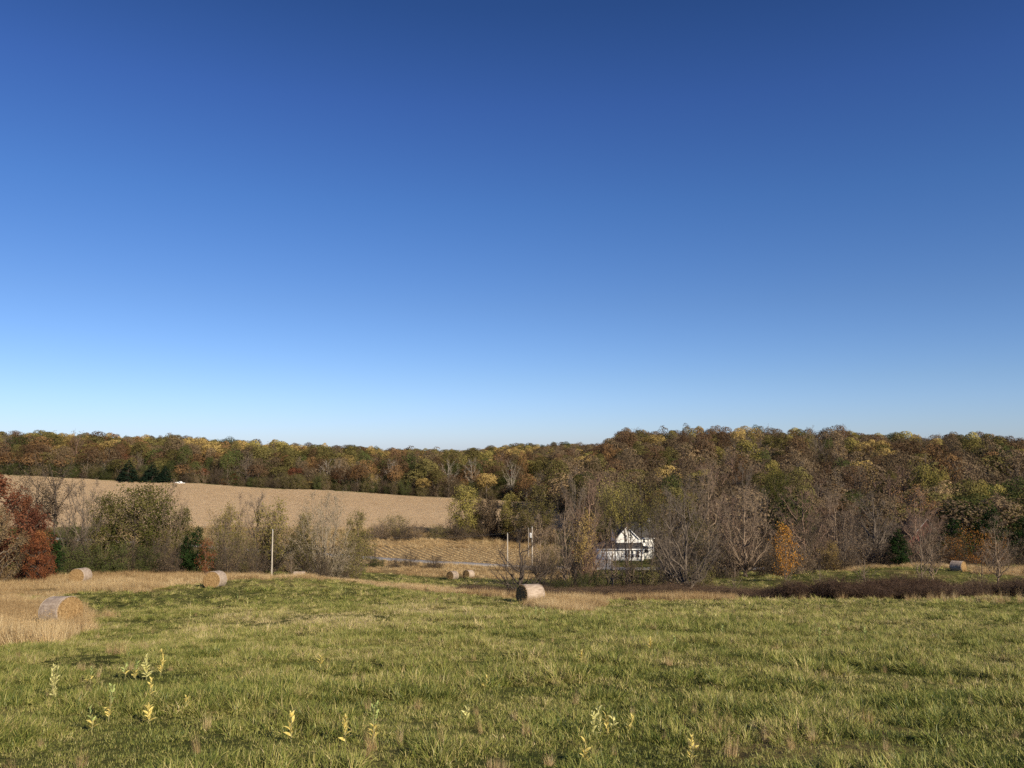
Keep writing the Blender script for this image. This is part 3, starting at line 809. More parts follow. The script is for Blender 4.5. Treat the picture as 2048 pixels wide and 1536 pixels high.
proto('egg_maple', gen_tree(17, 12, 8, .24, 'dome', mains=24, nsec=7, nter=4, ntwig=3, rise=1.2, trunk_r=.14, leaf=7500, leaf_size=.28, spread=.35, twig_w=.03, crown_leaf_lo=.35), B_tan, 'olive')
proto('egg_tan', gen_tree(18, 10, 8, .2, 'dome', mains=24, nsec=7, nter=4, ntwig=4, rise=1.2, trunk_r=.12, leaf=5500, leaf_size=.24, spread=.35, twig_w=.026, crown_leaf_lo=.3), B_tan, 'ygreen')
proto('willow', gen_tree(19, 11, 9, .06, 'dome', mains=30, nsec=7, nter=6, ntwig=7, rise=2.2, trunk_r=.24, stems=7, twig_w=.019, twig_l=.7, leaf=4800, leaf_size=.12), B_willow, 'olive')
proto('peach_top', gen_tree(20, 12, 10, .15, 'dome', **HT, rise=1.3, trunk_r=.17, twig_w=.022, twig_l=.8, leaf=5000, leaf_size=.18, spread=.3, crown_leaf_lo=.72), B_rosy, 'peach')
proto('orange_low', gen_tree(21, 12, 8, .18, 'dome', **HT, rise=1.2, trunk_r=.16, twig_w=.022, twig_l=.8, leaf=1800, leaf_size=.18, spread=.3), B_pink, 'rust')
proto('gold_small', gen_tree(22, 7, 5, .12, 'round', mains=16, nsec=6, nter=4, ntwig=2, rise=.9, trunk_r=.08, leaf=4200, leaf_size=.2, spread=.28, twig_w=.02), B_dark, 'gold')
proto('gold_top', gen_tree(33, 9, 6, .5, 'round', mains=14, nsec=6, nter=4, ntwig=2, rise=.9, trunk_r=.09, leaf=2600, leaf_size=.2, spread=.3, twig_w=.02), B_dark, 'gold')
proto('orange_bush', gen_tree(23, 5, 6, .05, 'round', mains=18, nsec=6, nter=3, ntwig=2, rise=.7, trunk_r=.07, stems=4, leaf=1900, leaf_size=.18, spread=.3, twig_w=.02), B_dark, 'rustorange')
proto('brush_olive', gen_tree(24, 4, 5, .02, 'round', mains=22, nsec=6, nter=4, ntwig=4, rise=1.0, trunk_r=.08, stems=6, leaf=4200, leaf_size=.15, spread=.25, twig_w=.018, twig_l=.5), B_tan, 'olive')
proto('brush_green', gen_tree(25, 4, 5, .02, 'round', mains=20, nsec=6, nter=4, ntwig=3, rise=.9, trunk_r=.08, stems=6, leaf=6500, leaf_size=.15, spread=.25, twig_w=.018, twig_l=.5), B_dark, 'green')
proto('brush_brown', gen_tree(26, 4, 5, .02, 'round', mains=22, nsec=6, nter=5, ntwig=5, rise=1.1, trunk_r=.08, stems=7, leaf=2600, leaf_size=.13, spread=.25, twig_w=.018, twig_l=.5), B_dark, 'brown')
proto('brush_tan', gen_tree(27, 4, 5, .02, 'round', mains=22, nsec=6, nter=5, ntwig=5, rise=1.3, trunk_r=.08, stems=7, leaf=1500, leaf_size=.13, spread=.25, twig_w=.018, twig_l=.5), B_tan, 'tan')
proto('brush_yellow', gen_tree(28, 6, 5, .1, 'round', mains=20, nsec=6, nter=4, ntwig=4, rise=1.3, trunk_r=.08, stems=5, leaf=1800, leaf_size=.16, spread=.2, twig_w=.018, twig_l=.5, crown_leaf_lo=.75), B_tan, 'gold')
proto('cedar', gen_conifer(29, 8, 4.2), B_dark, 'conifer')
proto('cedar2', gen_conifer(30, 8, 5.5, n=6000), B_dark, 'conifer')
proto('spruce', gen_conifer(31, 12, 8, 'spruce', 5200, .42), B_dark, 'spruce')
proto('sycamore', gen_tree(32, 16, 9, .4, 'round', mains=16, nsec=6, nter=4, ntwig=2, rise=1.0, trunk_r=.24, twig_w=.028, twig_l=1., leaf=700, leaf_size=.3), B_pale, 'brown')
print("hero prototypes", round(time.time()-T0, 1))

# ---- single trees of the middle distance: key, px, top row, distance, width px, name, category, label
MID = [
 ('red_oak',-25,958,84,180,'oak_tree','tree',"dark red oak at the picture edge, its tall crown partly cut off"),
 ('tan_oak',-8,1022,80,100,'oak_tree','tree',"pale tan leaved oak in front of the dark red oak"),
 ('orange_oak',76,1064,79,62,'oak_tree','tree',"small rust orange oak sweeping down to the dry grass beside the green cedar"),
 ('red_oak',50,1000,84,90,'oak_tree','tree',"brick red oak leaning towards the sparse brown trees"),
 ('cedar',100,1062,90,66,'cedar_tree','tree',"green cedar tucked behind the rust orange oak"),
 ('thin_brown',88,915,100,130,'tall_thin_tree','tree',"tallest slender tree with sparse brown leaves above the tan field edge"),
 ('thin_brown',66,945,103,90,'tall_thin_tree','tree',"slender brown tree just behind the brick red oak"),
 ('thin_brown',42,952,104,70,'tall_thin_tree','tree',"thin brown tree leaning over the dark red oak"),
 ('thin_bare',128,975,100,70,'bare_tree','tree',"bare grey tree between the sparse brown tree and the pale forked one"),
 ('bare_grey',158,962,98,100,'bare_tree','tree',"bare tree with pale crooked limbs at the tree line before the tan field"),
 ('thin_bare',186,960,104,60,'bare_tree','tree',"narrow bare tree rising against the tan field by the olive trees"),
 ('green_tree',212,990,100,84,'olive_tree','tree',"olive green tree, the smaller of the two at the tree line"),
 ('green_tree',288,972,99,140,'olive_tree','tree',"broad dark olive tree on pale trunks against the tan field"),
 ('thin_olive',262,1000,97,70,'olive_tree','tree',"slim olive tree with a pale stem under the broad olive crown"),
 ('green_tree',362,1018,103,64,'olive_tree','tree',"low olive tree next to the tall bare tree by the tan field"),
 ('thin_bare',342,962,100,76,'bare_tree','tree',"tall bare tree with white stem leaning between olive trees"),
 ('thin_bare',318,975,103,60,'bare_tree','tree',"bare twiggy tree behind the broad olive tree"),
 ('cedar2',393,1050,94,66,'cedar_tree','tree',"rounded green cedar beside the small orange sapling"),
 ('cedar2',370,1068,95,44,'cedar_tree','tree',"lower green cedar joined to the rounded cedar"),
 ('sapling_red',410,1080,91,28,'orange_sapling','tree',"small bright orange sapling in front of the rounded cedar"),
 ('egg_tan',456,1012,118,76,'thicket_tree','tree',"yellow topped thicket tree left of the white pole"),
 ('thin_bare',478,988,120,60,'bare_tree','tree',"bare tree rising from the thicket left of the white pole"),
 ('egg_tan',545,1003,122,88,'thicket_tree','tree',"rounded tan and olive tree right behind the white pole"),
 ('bare_grey',512,985,123,80,'bare_tree','tree',"bare grey tree just left of the white pole"),
 ('brush_yellow',438,1010,112,56,'thicket_tree','tree',"thicket tree with a yellow flat top beside the cedar"),
 ('willow',648,984,112,140,'willow_tree','tree',"big grey many stemmed willow in front of the tan field"),
 ('egg_maple',606,1036,122,56,'thicket_tree','tree',"olive tree filling the gap beside the big grey willow"),
 ('egg_maple',716,1034,124,62,'thicket_tree','tree',"low olive tree on the far side of the big grey willow"),
 ('thin_bare',596,1078,113,26,'dead_sapling','tree',"thin bare sapling rising behind the half hidden bale"),
 ('sapling_bare',582,1100,108,30,'dead_sapling','tree',"leaning white sapling beside the half hidden bale"),
 ('round_maple',930,976,262,70,'maple_tree','tree',"tall green and yellow maple at the end of the field hedge"),
 ('brown_maple',960,996,266,44,'maple_tree','tree',"brownish maple just right of the tall green and yellow one"),
 ('brown_maple',984,997,260,54,'maple_tree','tree',"round brown maple in the middle of the field hedge row"),
 ('round_maple',1023,990,256,52,'maple_tree','tree',"golden yellow maple in the field hedge above the bare poles"),
 ('egg_maple',1076,978,248,76,'maple_tree','tree',"largest round olive maple beside the pole with the white box"),
 ('egg_tan',1048,1018,262,36,'maple_tree','tree',"small brown maple between the golden and the olive one"),
 ('bare_dark',1040,1068,76,150,'dark_tree','tree',"low dark spreading bare tree right behind the nearest bale"),
 ('thin_bare',1078,1030,90,60,'bare_tree','tree',"slim grey bare tree next to the low dark spreading tree"),
 ('bare_grey',1150,950,112,110,'bare_tree','tree',"tall bare tree on the left of the reddish twiggy crown"),
 ('thin_bare',1134,985,84,64,'bare_tree','tree',"bare tree with a pale straight trunk before the garage lawn"),
 ('bare_vase2',1180,955,116,126,'twiggy_tree','tree',"rounded reddish twiggy tree standing left of the white house"),
 ('orange_low',1168,1010,110,76,'twiggy_tree','tree',"tree with golden orange lower leaves left of the white house"),
 ('gold_top',1164,1034,108,60,'gold_tree','tree',"small golden leaved tree in front of the dark garage trees"),
 ('thin_olive',1214,985,86,50,'slender_tree','tree',"slender dark stemmed tree crossing the garage corner"),
 ('thin_olive2',1228,962,88,58,'slender_tree','tree',"slender tree with yellow green top crossing the garage wall"),
 ('thin_olive2',1246,948,90,70,'slender_tree','tree',"tallest slender yellow green tree before the house gable"),
 ('thin_olive',1264,970,84,56,'slender_tree','tree',"slender olive tree right of the house gable"),
 ('thin_olive2',1284,958,87,62,'slender_tree','tree',"slender tree before the white siding under the dark roof"),
 ('thin_olive',1304,968,92,60,'slender_tree','tree',"slender olive tree at the far corner of the white house"),
 ('thin_olive',1320,985,86,50,'slender_tree','tree',"slender olive tree just past the white house corner"),
 ('thin_bare',1222,1040,80,50,'bare_tree','tree',"short bare tree with black trunk over the driveway"),
 ('thin_bare',1255,1050,82,50,'bare_tree','tree',"short crooked bare tree before the porch windows"),
 ('bare_grey_leafy',1372,962,74,160,'large_tree','tree',"largest grey tree with greenish twigs right of the white house"),
 ('bare_grey',1344,985,80,100,'bare_tree','tree',"bare tree whose trunk stands close beside the largest grey tree"),
 ('thin_olive',1392,1030,100,54,'slender_tree','tree',"olive slender tree half behind the largest grey tree"),
 ('bare_vase',1492,974,122,134,'twiggy_tree','tree',"dense fan shaped bare tree left of the bright orange sapling"),
 ('bare_vase2',1468,985,126,100,'twiggy_tree','tree',"reddish bare tree fused with the fan shaped one"),
 ('bare_vase',1420,930,185,96,'tall_bare_tree','tree',"tall bare tree above the largest grey tree"),
 ('bare_grey',1490,928,215,80,'tall_bare_tree','tree',"tall bare tree above the fan shaped tree"),
 ('sapling_orange',1572,1056,106,46,'orange_tree','tree',"bright orange young tree on the green field edge"),
 ('bare_vase2',1608,972,140,140,'twiggy_tree','tree',"domed pinkish bare tree behind the bright orange young tree"),
 ('thin_brown',1622,1030,128,64,'bare_tree','tree',"thin brown leaved tree beside the bright orange young tree"),
 ('bare_vase',1672,985,145,120,'twiggy_tree','tree',"domed grey bare tree in the middle of the bare row"),
 ('bare_vase',1704,1000,138,80,'twiggy_tree','tree',"narrower grey bare tree in the bare row"),
 ('bare_grey',1748,983,134,124,'gnarled_tree','tree',"gnarled bare tree with thick crooked limbs left of the dark cedar"),
 ('bare_grey',1692,1075,126,60,'bare_tree','tree',"low twiggy tree under the domed grey bare tree"),
 ('cedar',1798,1056,123,54,'cedar_tree','tree',"single dark green cedar at the green field's far edge"),
 ('peach_top',1836,978,168,120,'orange_topped_tree','tree',"wide tree with peach orange top above the single dark cedar"),
 ('bare_vase2',1842,1022,146,96,'twiggy_tree','tree',"reddish bare tree hiding most of the red barn"),
 ('thin_brown',1866,1035,140,60,'bare_tree','tree',"thin brown leaved tree at the corner of the red barn"),
 ('bare_vase2',1880,1030,150,90,'twiggy_tree','tree',"reddish bare tree before the red barn"),
 ('cedar2',1912,1036,142,84,'pine_tree','tree',"dark pine below the white outbuilding"),
 ('cedar2',1988,1010,142,90,'pine_tree','tree',"tallest dark pine of the dark pine group"),
 ('cedar2',2050,1030,140,90,'pine_tree','tree',"dark pine cut by the picture edge"),
 ('cedar',1960,1045,146,60,'pine_tree','tree',"dark pine between the tallest one and the one below the outbuilding"),
 ('orange_bush',1945,1062,128,76,'orange_bush','bush',"orange leaved bush beside the far grey bale"),
 ('orange_bush',1906,1078,130,44,'orange_bush','bush',"small orange bush directly behind the far grey bale"),
 ('orange_bush',1990,1072,129,50,'orange_bush','bush',"dark orange bush under the tallest dark pine"),
 ('sapling_bare',1845,1042,88,72,'bare_sapling','tree',"two metre wide bare sapling before the red barn"),
 ('thin_bare',1868,1048,92,60,'bare_sapling','tree',"bare grey sapling beside the far grey bale"),
 ('thin_bare',1998,1030,84,70,'bare_sapling','tree',"tall pale sapling in front of the dark pines"),
 ('sapling_bare',1965,1100,86,44,'bare_sapling','tree',"small bare sapling between the far bale and the pale tall sapling"),
 ('sapling_bare',1730,1100,82,60,'bare_sapling','tree',"bare sapling standing in the maroon brambles"),
 ('sapling_bare',1576,1105,72,30,'bare_sapling','tree',"dark sapling stem directly below the bright orange young tree"),
 ('sapling_bare',1470,1120,74,40,'bare_sapling','tree',"bare sapling in brambles below the fan shaped tree"),
 ('sapling_bare',1640,1125,76,40,'bare_sapling','tree',"low bare sapling at the start of the maroon brambles"),
 ('green_tree',1560,945,235,66,'dark_leafy_tree','tree',"dark green leafy tree over the domed pinkish bare tree"),
 ('egg_maple',1598,955,240,50,'dark_leafy_tree','tree',"olive leafy tree beside the dark green leafy one"),
 ('round_maple',1850,932,262,60,'yellow_green_tree','tree',"bright yellow green tree on the wooded hillside"),
 ('round_maple',1886,945,258,44,'yellow_green_tree','tree',"smaller yellow green tree touching the bright one on the hillside"),
 ('round_maple',1228,985,236,70,'yellow_green_tree','tree',"yellow green tree rising behind the low garage roof"),
 ('green_tree',1266,1000,240,80,'olive_tree','tree',"olive tree high behind the house roof"),
 ('spruce',256,918,423,52,'spruce_tree','tree',"wide dark spruce at the far edge of the tan field"),
 ('spruce',304,922,424,52,'spruce_tree','tree',"middle dark spruce at the far edge of the tan field"),
 ('spruce',330,930,425,42,'spruce_tree','tree',"dark spruce nearest the white truck"),
 ('sycamore',18,905,434,26,'sycamore_tree','tree',"lone pale sycamore where the tan field meets the wood"),
 ('sycamore',208,925,432,18,'sycamore_tree','tree',"thin pale dead tree left of the wide dark spruce"),
 ('sycamore',652,918,436,36,'sycamore_tree','tree',"pale sycamore with a leaning white trunk at the wood edge"),
 ('sycamore',677,918,437,36,'sycamore_tree','tree',"white forked sycamore at the wood edge"),
 ('sycamore',785,918,438,34,'sycamore_tree','tree',"pale sycamore in the shaded stretch of wood edge"),
 ('sycamore',898,918,438,40,'sycamore_tree','tree',"broad pale sycamore near the orange leaves of the wood edge"),
 ('sycamore',942,915,440,38,'sycamore_tree','tree',"pale sycamore above the tall hedge maple"),
 ('sycamore',1022,920,424,34,'sycamore_tree','tree',"pale sycamore above the golden hedge maple"),
 ('gold_small',745,950,430,24,'gold_tree','tree',"small gold tree on the wood edge between sycamores"),
 ('orange_bush',930,958,430,22,'orange_tree','tree',"bright orange tree at the wood edge above the hedge maples"),
 ('orange_bush',1035,968,420,22,'orange_tree','tree',"orange tree at the very end of the tan field"),
 ('orange_bush',1062,958,415,26,'orange_tree','tree',"orange tree above the largest olive maple"),
 ('gold_small',968,962,428,26,'gold_tree','tree',"gold tree at the wood edge between hedge maples"),
 ('gold_small',622,958,431,30,'gold_tree','tree',"gold bush tree at the wood edge above the willow"),
 ('gold_small',600,962,430,26,'gold_tree','tree',"low gold tree at the wood edge left of the willow top"),
 ('orange_bush',443,958,428,18,'orange_tree','tree',"small orange tree at the wood edge above the thicket"),
 ('red_oak',470,948,432,34,'red_tree','tree',"dull red tree at the wood edge above the thicket"),
 ('red_oak',672,948,434,34,'red_tree','tree',"dull red tree under the white forked sycamore"),
 ('red_oak',712,935,436,38,'red_tree','tree',"dull red tree right of the white forked sycamore"),
]
brush_keys = ['brush_olive', 'brush_green', 'brush_brown', 'brush_tan']
rz = np.random.RandomState(44)
for key, px, top, Y, w, name, cat, label in MID:
    X = spot(px, Y); z = g1(X, Y)
    H = max(1.0, float(slope(top))*Y - z)
    place_tree(key, name, cat, label, X, Y, H*1.02, w/F*Y, rz=rz.uniform(0, 6.28) if key not in ('bare_grey_leafy',) else 0.)
# understorey bushes
SH = []
def bush_row(pts, where):
    for i, (key, px, top, Y, w, look) in enumerate(pts): SH.append((key, px, top, Y, w, look + " " + where))
bush_row([('brush_green',118,1098,93,60,"dark green bush"),('brush_green',232,1092,94,56,"leafy green bush"),('brush_green',178,1095,95,56,"mid green bush"),
 ('brush_brown',152,1075,97,64,"brown twiggy bush"),('brush_olive',205,1070,98,60,"olive bush"),('brush_brown',262,1085,95,60,"dark brown bush"),
 ('brush_green',296,1098,94,50,"low green bush"),('brush_brown',322,1080,95,64,"bare brown bush"),('brush_olive',345,1068,98,56,"tall olive bush"),
 ('brush_brown',345,1105,93,50,"low dark bush"),('brush_green',130,1060,99,50,"high green bush")], "at the foot of the tree line before the tan field")
bush_row([('brush_olive',428,1060,100,60,"olive bush"),('brush_brown',455,1080,98,56,"brown bush"),('brush_olive',484,1070,103,54,"ragged olive bush"),('brush_brown',510,1095,100,44,"low brown bush"),
 ('brush_olive',560,1090,150,44,"green bush"),('brush_tan',575,1062,150,60,"tan bush"),('brush_brown',525,1060,128,60,"tall brown bush")], "in the thicket around the white pole")
bush_row([('brush_olive',612,1085,112,66,"olive brush"),('brush_brown',668,1095,114,66,"dark brush"),('brush_olive',700,1070,118,60,"tall olive brush"),('brush_brown',636,1110,108,50,"low dark brush"),
 ('brush_brown',600,1105,112,40,"brown brush")], "under the big grey willow")
bush_row([('brush_tan',765,1045,255,44,"tan hedge bush"),('brush_olive',792,1032,262,54,"yellow green hedge bush"),('brush_brown',758,1050,258,40,"brown hedge bush"),('brush_tan',828,1046,260,50,"pale hedge bush"),
 ('brush_olive',875,1052,258,40,"small green hedge bush"),('brush_brown',808,1052,252,54,"low brown hedge bush"),('brush_brown',905,1042,264,56,"dark hedge bush"),('brush_olive',940,1038,262,50,"shaded hedge bush"),
 ('brush_brown',1000,1035,262,60,"brown hedge bush at its middle"),('brush_brown',970,1040,260,50,"dark brown hedge bush"),('brush_tan',1040,1045,255,50,"light brown hedge bush"),('brush_brown',1095,1040,250,70,"wide brown hedge bush"),
 ('brush_tan',740,1062,252,40,"straw coloured hedge bush"),('brush_brown',925,1052,255,60,"low dark hedge bush")], "below the tan field beyond the road")
bush_row([('brush_green',755,1118,170,26,"dark weed bush"),('brush_brown',746,1098,172,22,"narrow upright bush"),('brush_brown',820,1105,170,34,"thin brown bush"),('brush_brown',870,1112,168,40,"low russet bush"),
 ('brush_tan',1030,1118,165,60,"grey twiggy bush"),('brush_brown',790,1116,169,26,"little brown bush"),('brush_olive',1100,1085,170,60,"olive bush"),('brush_brown',1085,1108,160,60,"brown bush by the poles")], "along the near side of the country road")
bush_row([('brush_green',1185,1152,84,30,"dark green bush"),('brush_green',1168,1150,76,34,"low green bush"),('brush_green',1120,1162,74,40,"small dark bush"),('brush_olive',1215,1140,82,50,"olive bush"),('brush_olive',1250,1132,84,54,"taller olive bush"),
 ('brush_brown',1140,1120,90,60,"brown twiggy bush"),('brush_olive',1285,1128,84,60,"wide olive bush"),('brush_brown',1320,1120,86,60,"brown tangled bush"),('brush_brown',1350,1135,80,60,"low brown bush"),('brush_olive',1400,1130,84,60,"ragged olive bush"),
 ('brush_brown',1092,1130,88,60,"grey brown bush")], "among the trunks before the white house")
bush_row([('brush_brown',1420,1070,130,80,"brown bush"),('brush_brown',1450,1095,122,70,"dark bush"),('brush_tan',1400,1060,160,80,"tan bush"),('brush_brown',1530,1080,125,60,"twiggy brown bush"),('brush_brown',1560,1100,118,50,"low dark bush"),
 ('brush_tan',1600,1085,122,60,"tan twiggy bush"),('brush_brown',1640,1090,124,60,"dense chocolate brown bush"),('brush_brown',1690,1100,124,60,"low brown bush"),('brush_tan',1730,1085,127,60,"pale twiggy bush"),('brush_brown',1765,1090,126,50,"shaded bush"),
 ('brush_brown',1840,1085,130,70,"russet bush"),('brush_tan',1870,1090,132,60,"reddish tan bush"),('brush_brown',1640,1040,160,90,"tall brown bush"),('brush_brown',1900,1075,138,70,"dark tangle"),('brush_brown',2030,1080,130,80,"brown tangle"),
 ('brush_tan',1995,1095,120,60,"orange tan bush"),('brush_brown',1480,1050,160,80,"high brown bush"),('brush_brown',1340,1075,165,80,"dark brown bush"),('brush_brown',1380,1090,140,70,"leafless bush"),('gold_small',1660,1085,124,34,"small golden bush")], "along the far edge of the green field")
bush_row([('brush_brown',1330,1060,225,60,"dark bush"),('brush_brown',1175,1080,222,44,"dark bush beside the garage"),('brush_green',1185,1088,216,30,"black green bush"),('brush_brown',1355,1070,215,60,"brown bush")], "around the white house")
for i, (key, px, top, Y, w, label) in enumerate(SH):
    X = spot(px, Y); z = g1(X, Y); H = max(1., float(slope(top))*Y-z)
    if len(label.split()) < 5: label += " plant"
    place_tree(key, "bush", "bush", label, X, Y, H*1.03, w/F*Y*1.15, "bushes of the field edges", rz=rz.uniform(0, 6.28))
print("mid trees", round(time.time()-T0, 1))

# ------------------------------------------------------------------ the woods
FW = dict(nter=0, ntwig=0)
def fproto(key, seed, leaf, bark=None, **kw):
    proto(key, gen_dome(seed, **kw), bark or B_grey, leaf)
fproto('f_gold', 41, 'gold', lobes=12); fproto('f_gold2', 42, 'ygreen', W=9, lobes=11)
fproto('f_olive', 43, 'olive', lobes=15); fproto('f_olive2', 44, 'olive', W=9, lobes=10, tl=(.3, 1.1), fill=.75)
fproto('f_green', 45, 'green', lobes=16, W=11); fproto('f_dgreen', 46, 'dgreen', lobes=18, W=11)
fproto('f_rust', 47, 'rust', lobes=13); fproto('f_brown', 48, 'brown', lobes=14, W=11); fproto('f_brown2', 49, 'brown', W=9, fill=.45, lobes=10)
fproto('f_dbrown', 50, 'dbrown', lobes=16, W=11); fproto('f_tan', 51, 'tan', W=9, fill=.5, lobes=10)
fproto('f_red', 52, 'red', H=12, W=8, lobes=10)
def bproto(key, seed, bark, leaf, n=300, **kw):
    proto(key, gen_tree(seed, 17, 8.5, .3, kw.pop('shape', 'round'), mains=16, nsec=6, nter=4, ntwig=2, rise=1.2, trunk_r=.2, twig_w=.05, twig_l=1.3, leaf=n, leaf_size=.4, spread=.6), bark, leaf)
bproto('f_bare', 53, B_grey, 'brown', 350); bproto('f_bare2', 54, B_pink, 'brown', 500, shape='vase'); bproto('f_bare3', 55, B_tan, 'tan', 350, shape='egg')
SPEC = {  # look, weights per region (far hill, right hill)
 'f_gold': ("golden", "golden_tree"), 'f_gold2': ("yellow green", "yellow_green_tree"), 'f_olive': ("olive", "olive_crowned_tree"), 'f_olive2': ("pale olive", "pale_olive_tree"),
 'f_green': ("green", "green_crowned_tree"), 'f_dgreen': ("dark green", "dark_green_tree"), 'f_rust': ("rust orange", "rust_tree"), 'f_brown': ("brown", "brown_tree"),
 'f_brown2': ("thin brown", "thin_brown_tree"), 'f_dbrown': ("dark brown", "dark_brown_tree"), 'f_tan': ("tan", "tan_tree"), 'f_red': ("dull red", "red_leaved_tree"),
 'f_bare': ("leafless grey", "leafless_tree"), 'f_bare2': ("leafless reddish", "leafless_reddish_tree"), 'f_bare3': ("leafless tan", "leafless_tan_tree")}
KEYS = list(SPEC)
rng = np.random.RandomState(90)
wx, wy = [], []
for ylo, yhi, dx in ((124, 560, 8.0), (560, 1000, 9.2), (1000, 1500, 12.)):
    p, r_ = jitter_points(dx, ylo, yhi, -220, 2280, 71); wx.append(p[:, 0]); wy.append(p[:, 1])
wx, wy = np.concatenate(wx), np.concatenate(wy)
k = woods(wx, wy); c = column(wx, wy)
k &= ~((wy < 232) & (c > 1130) & (c < 1420)) & ~((wy < 175) & (c > 1400))
k &= ~((np.abs(c-1855) < 34) & (wy < 200)) & ~((wy > 560) & (wy < 640) & (c > 1300))
wx, wy = wx[k], wy[k]; n = len(wx); c = column(wx, wy)
wz = ground(wx, wy)
right = (c > 1080)
pn = fnoise(wx, wy, 55, 81, 2); pm = fnoise(wx, wy, 26, 85, 2)
order_l = ['f_bare', 'f_brown2', 'f_brown', 'f_dbrown', 'f_rust', 'f_olive', 'f_gold', 'f_gold2', 'f_olive2', 'f_green', 'f_dgreen', 'f_tan', 'f_red', 'f_bare2', 'f_bare3']
wl_edge = np.array([.20, .12, .14, .10, .09, .13, .05, .04, .05, .08, .06, .01, .04, .03, .02])
wl_hill = np.array([.05, .07, .13, .08, .04, .15, .15, .09, .10, .06, .03, .03, .01, .01, .0])
wr_low  = np.array([.26, .15, .12, .05, .02, .04, .01, .02, .02, .01, .02, .04, .0, .18, .10])
wr_hill = np.array([.17, .16, .14, .09, .03, .09, .045, .04, .05, .015, .025, .03, .005, .09, .04])
sel = np.zeros(n, int)
u = rng.rand(n)
def pick(w, u): return np.searchsorted(np.cumsum(w/w.sum()), u*.9999)
u2 = np.clip(.35*u + .65*(rng.rand(n)*.35+.65*np.argsort(np.argsort(pm))/n), 0, .999)
uu = np.where(rng.rand(n) < .55, u, u2)
for m, w in ((~right & (wy < 470), wl_edge), (~right & (wy >= 470), wl_hill), (right & (wy < 340), wr_low), (right & (wy >= 340), wr_hill)):
    sel[m] = pick(w, uu[m])
keyarr = np.array(order_l)[sel]
H = (17.5+rng.normal(size=n)*3.2).clip(10, 25)*np.where(~right & (wy < 450), .82, 1.); H = np.where(keyarr == 'f_red', H*.7, H)
# low edge trees so that the wood closes down to the field
W = rng.uniform(6.5, 14.5, n)*np.where(wy > 1000, 1.3, 1.)
# skyline towards the dip of the hills
H *= np.where(right & (wy < 260), .8, 1)
# coarse visibility of every crown, front to back
BW, BH = 700, 260
buf = -np.ones((BH, BW), int)
o = np.argsort(wy); vis = np.zeros(n)
pxs, _ = project(wx, wy, wz+H*.6); _, pyt = project(wx, wy, wz+H); _, pyb = project(wx, wy, wz+H*.22)
hw = W/2/wy*F
for q in o:
    x0, x1 = int((pxs[q]-hw[q]*.85)/3), int((pxs[q]+hw[q]*.85)/3)+1; y0, y1 = int((pyt[q]-800)/1.5), int((pyb[q]-800)/1.5)
    x0, y0 = max(x0, 0), max(y0, 0); x1, y1 = min(x1, BW), min(y1, BH)
    if x1 <= x0 or y1 <= y0: continue
    s = buf[y0:y1, x0:x1]; e = s < 0
    vis[q] = e.sum(); s[e] = q
for q in range(n):
    pass
infr = (pxs > -10) & (pxs < 2058)
near_vis = vis.copy()
# keep what shows, and its close neighbours so that a step aside stays filled
keep = (vis > 0) | (rng.rand(n) < .55)
MAXIND = 290
cand = np.where(infr & (vis > 0))[0]; cand = cand[np.argsort(-vis[cand])][:MAXIND]
isind = np.zeros(n, bool); isind[cand] = True
# labels built from what stands near each tree
LAND = [(0, "the tall sparse brown trees"), (150, "the pale crooked bare tree"), (255, "the wide dark spruce"), (325, "the white truck"), (420, "the orange sapling"), (540, "the white pole"),
        (655, "the big grey willow"), (800, "the hedge bushes"), (935, "the tall hedge maple"), (1022, "the golden hedge maple"), (1085, "the olive hedge maple"), (1186, "the reddish twiggy tree"), (1255, "the house gable"),
        (1372, "the largest grey tree"), (1490, "the fan shaped bare tree"), (1572, "the bright orange young tree"), (1672, "the bare row"), (1748, "the gnarled tree"), (1798, "the single dark cedar"),
        (1850, "the red barn"), (1912, "the far grey bale"), (1990, "the tallest dark pine"), (2048, "the picture edge")]
ORD = ["", "second ", "third ", "fourth ", "fifth ", "sixth ", "seventh ", "eighth ", "ninth ", "tenth ", "eleventh ", "twelfth "]
used = {}
cl = cand[np.argsort(pxs[cand])]
pyc = (pyt+pyb)/2
for q in cl:
    lx, ln = min(LAND, key=lambda a: abs(a[0]-pxs[q]))
    y = pyt[q]
    if right[q]: row = "along the crest of the wooded hill" if wy[q] > 430 else ("high on the wooded hillside" if wy[q] > 340 else ("halfway up the wooded hillside" if wy[q] > 270 else "low on the wooded hillside"))
    else: row = "at the wood edge by the tan field" if wy[q] < 446 else ("just behind the wood edge" if wy[q] < 480 else ("on the lower far hillside" if wy[q] < 620 else ("on the upper far hillside" if wy[q] < 820 else "on the distant skyline")))
    used.setdefault((SPEC[keyarr[q]][0], row, ln), []).append(q)
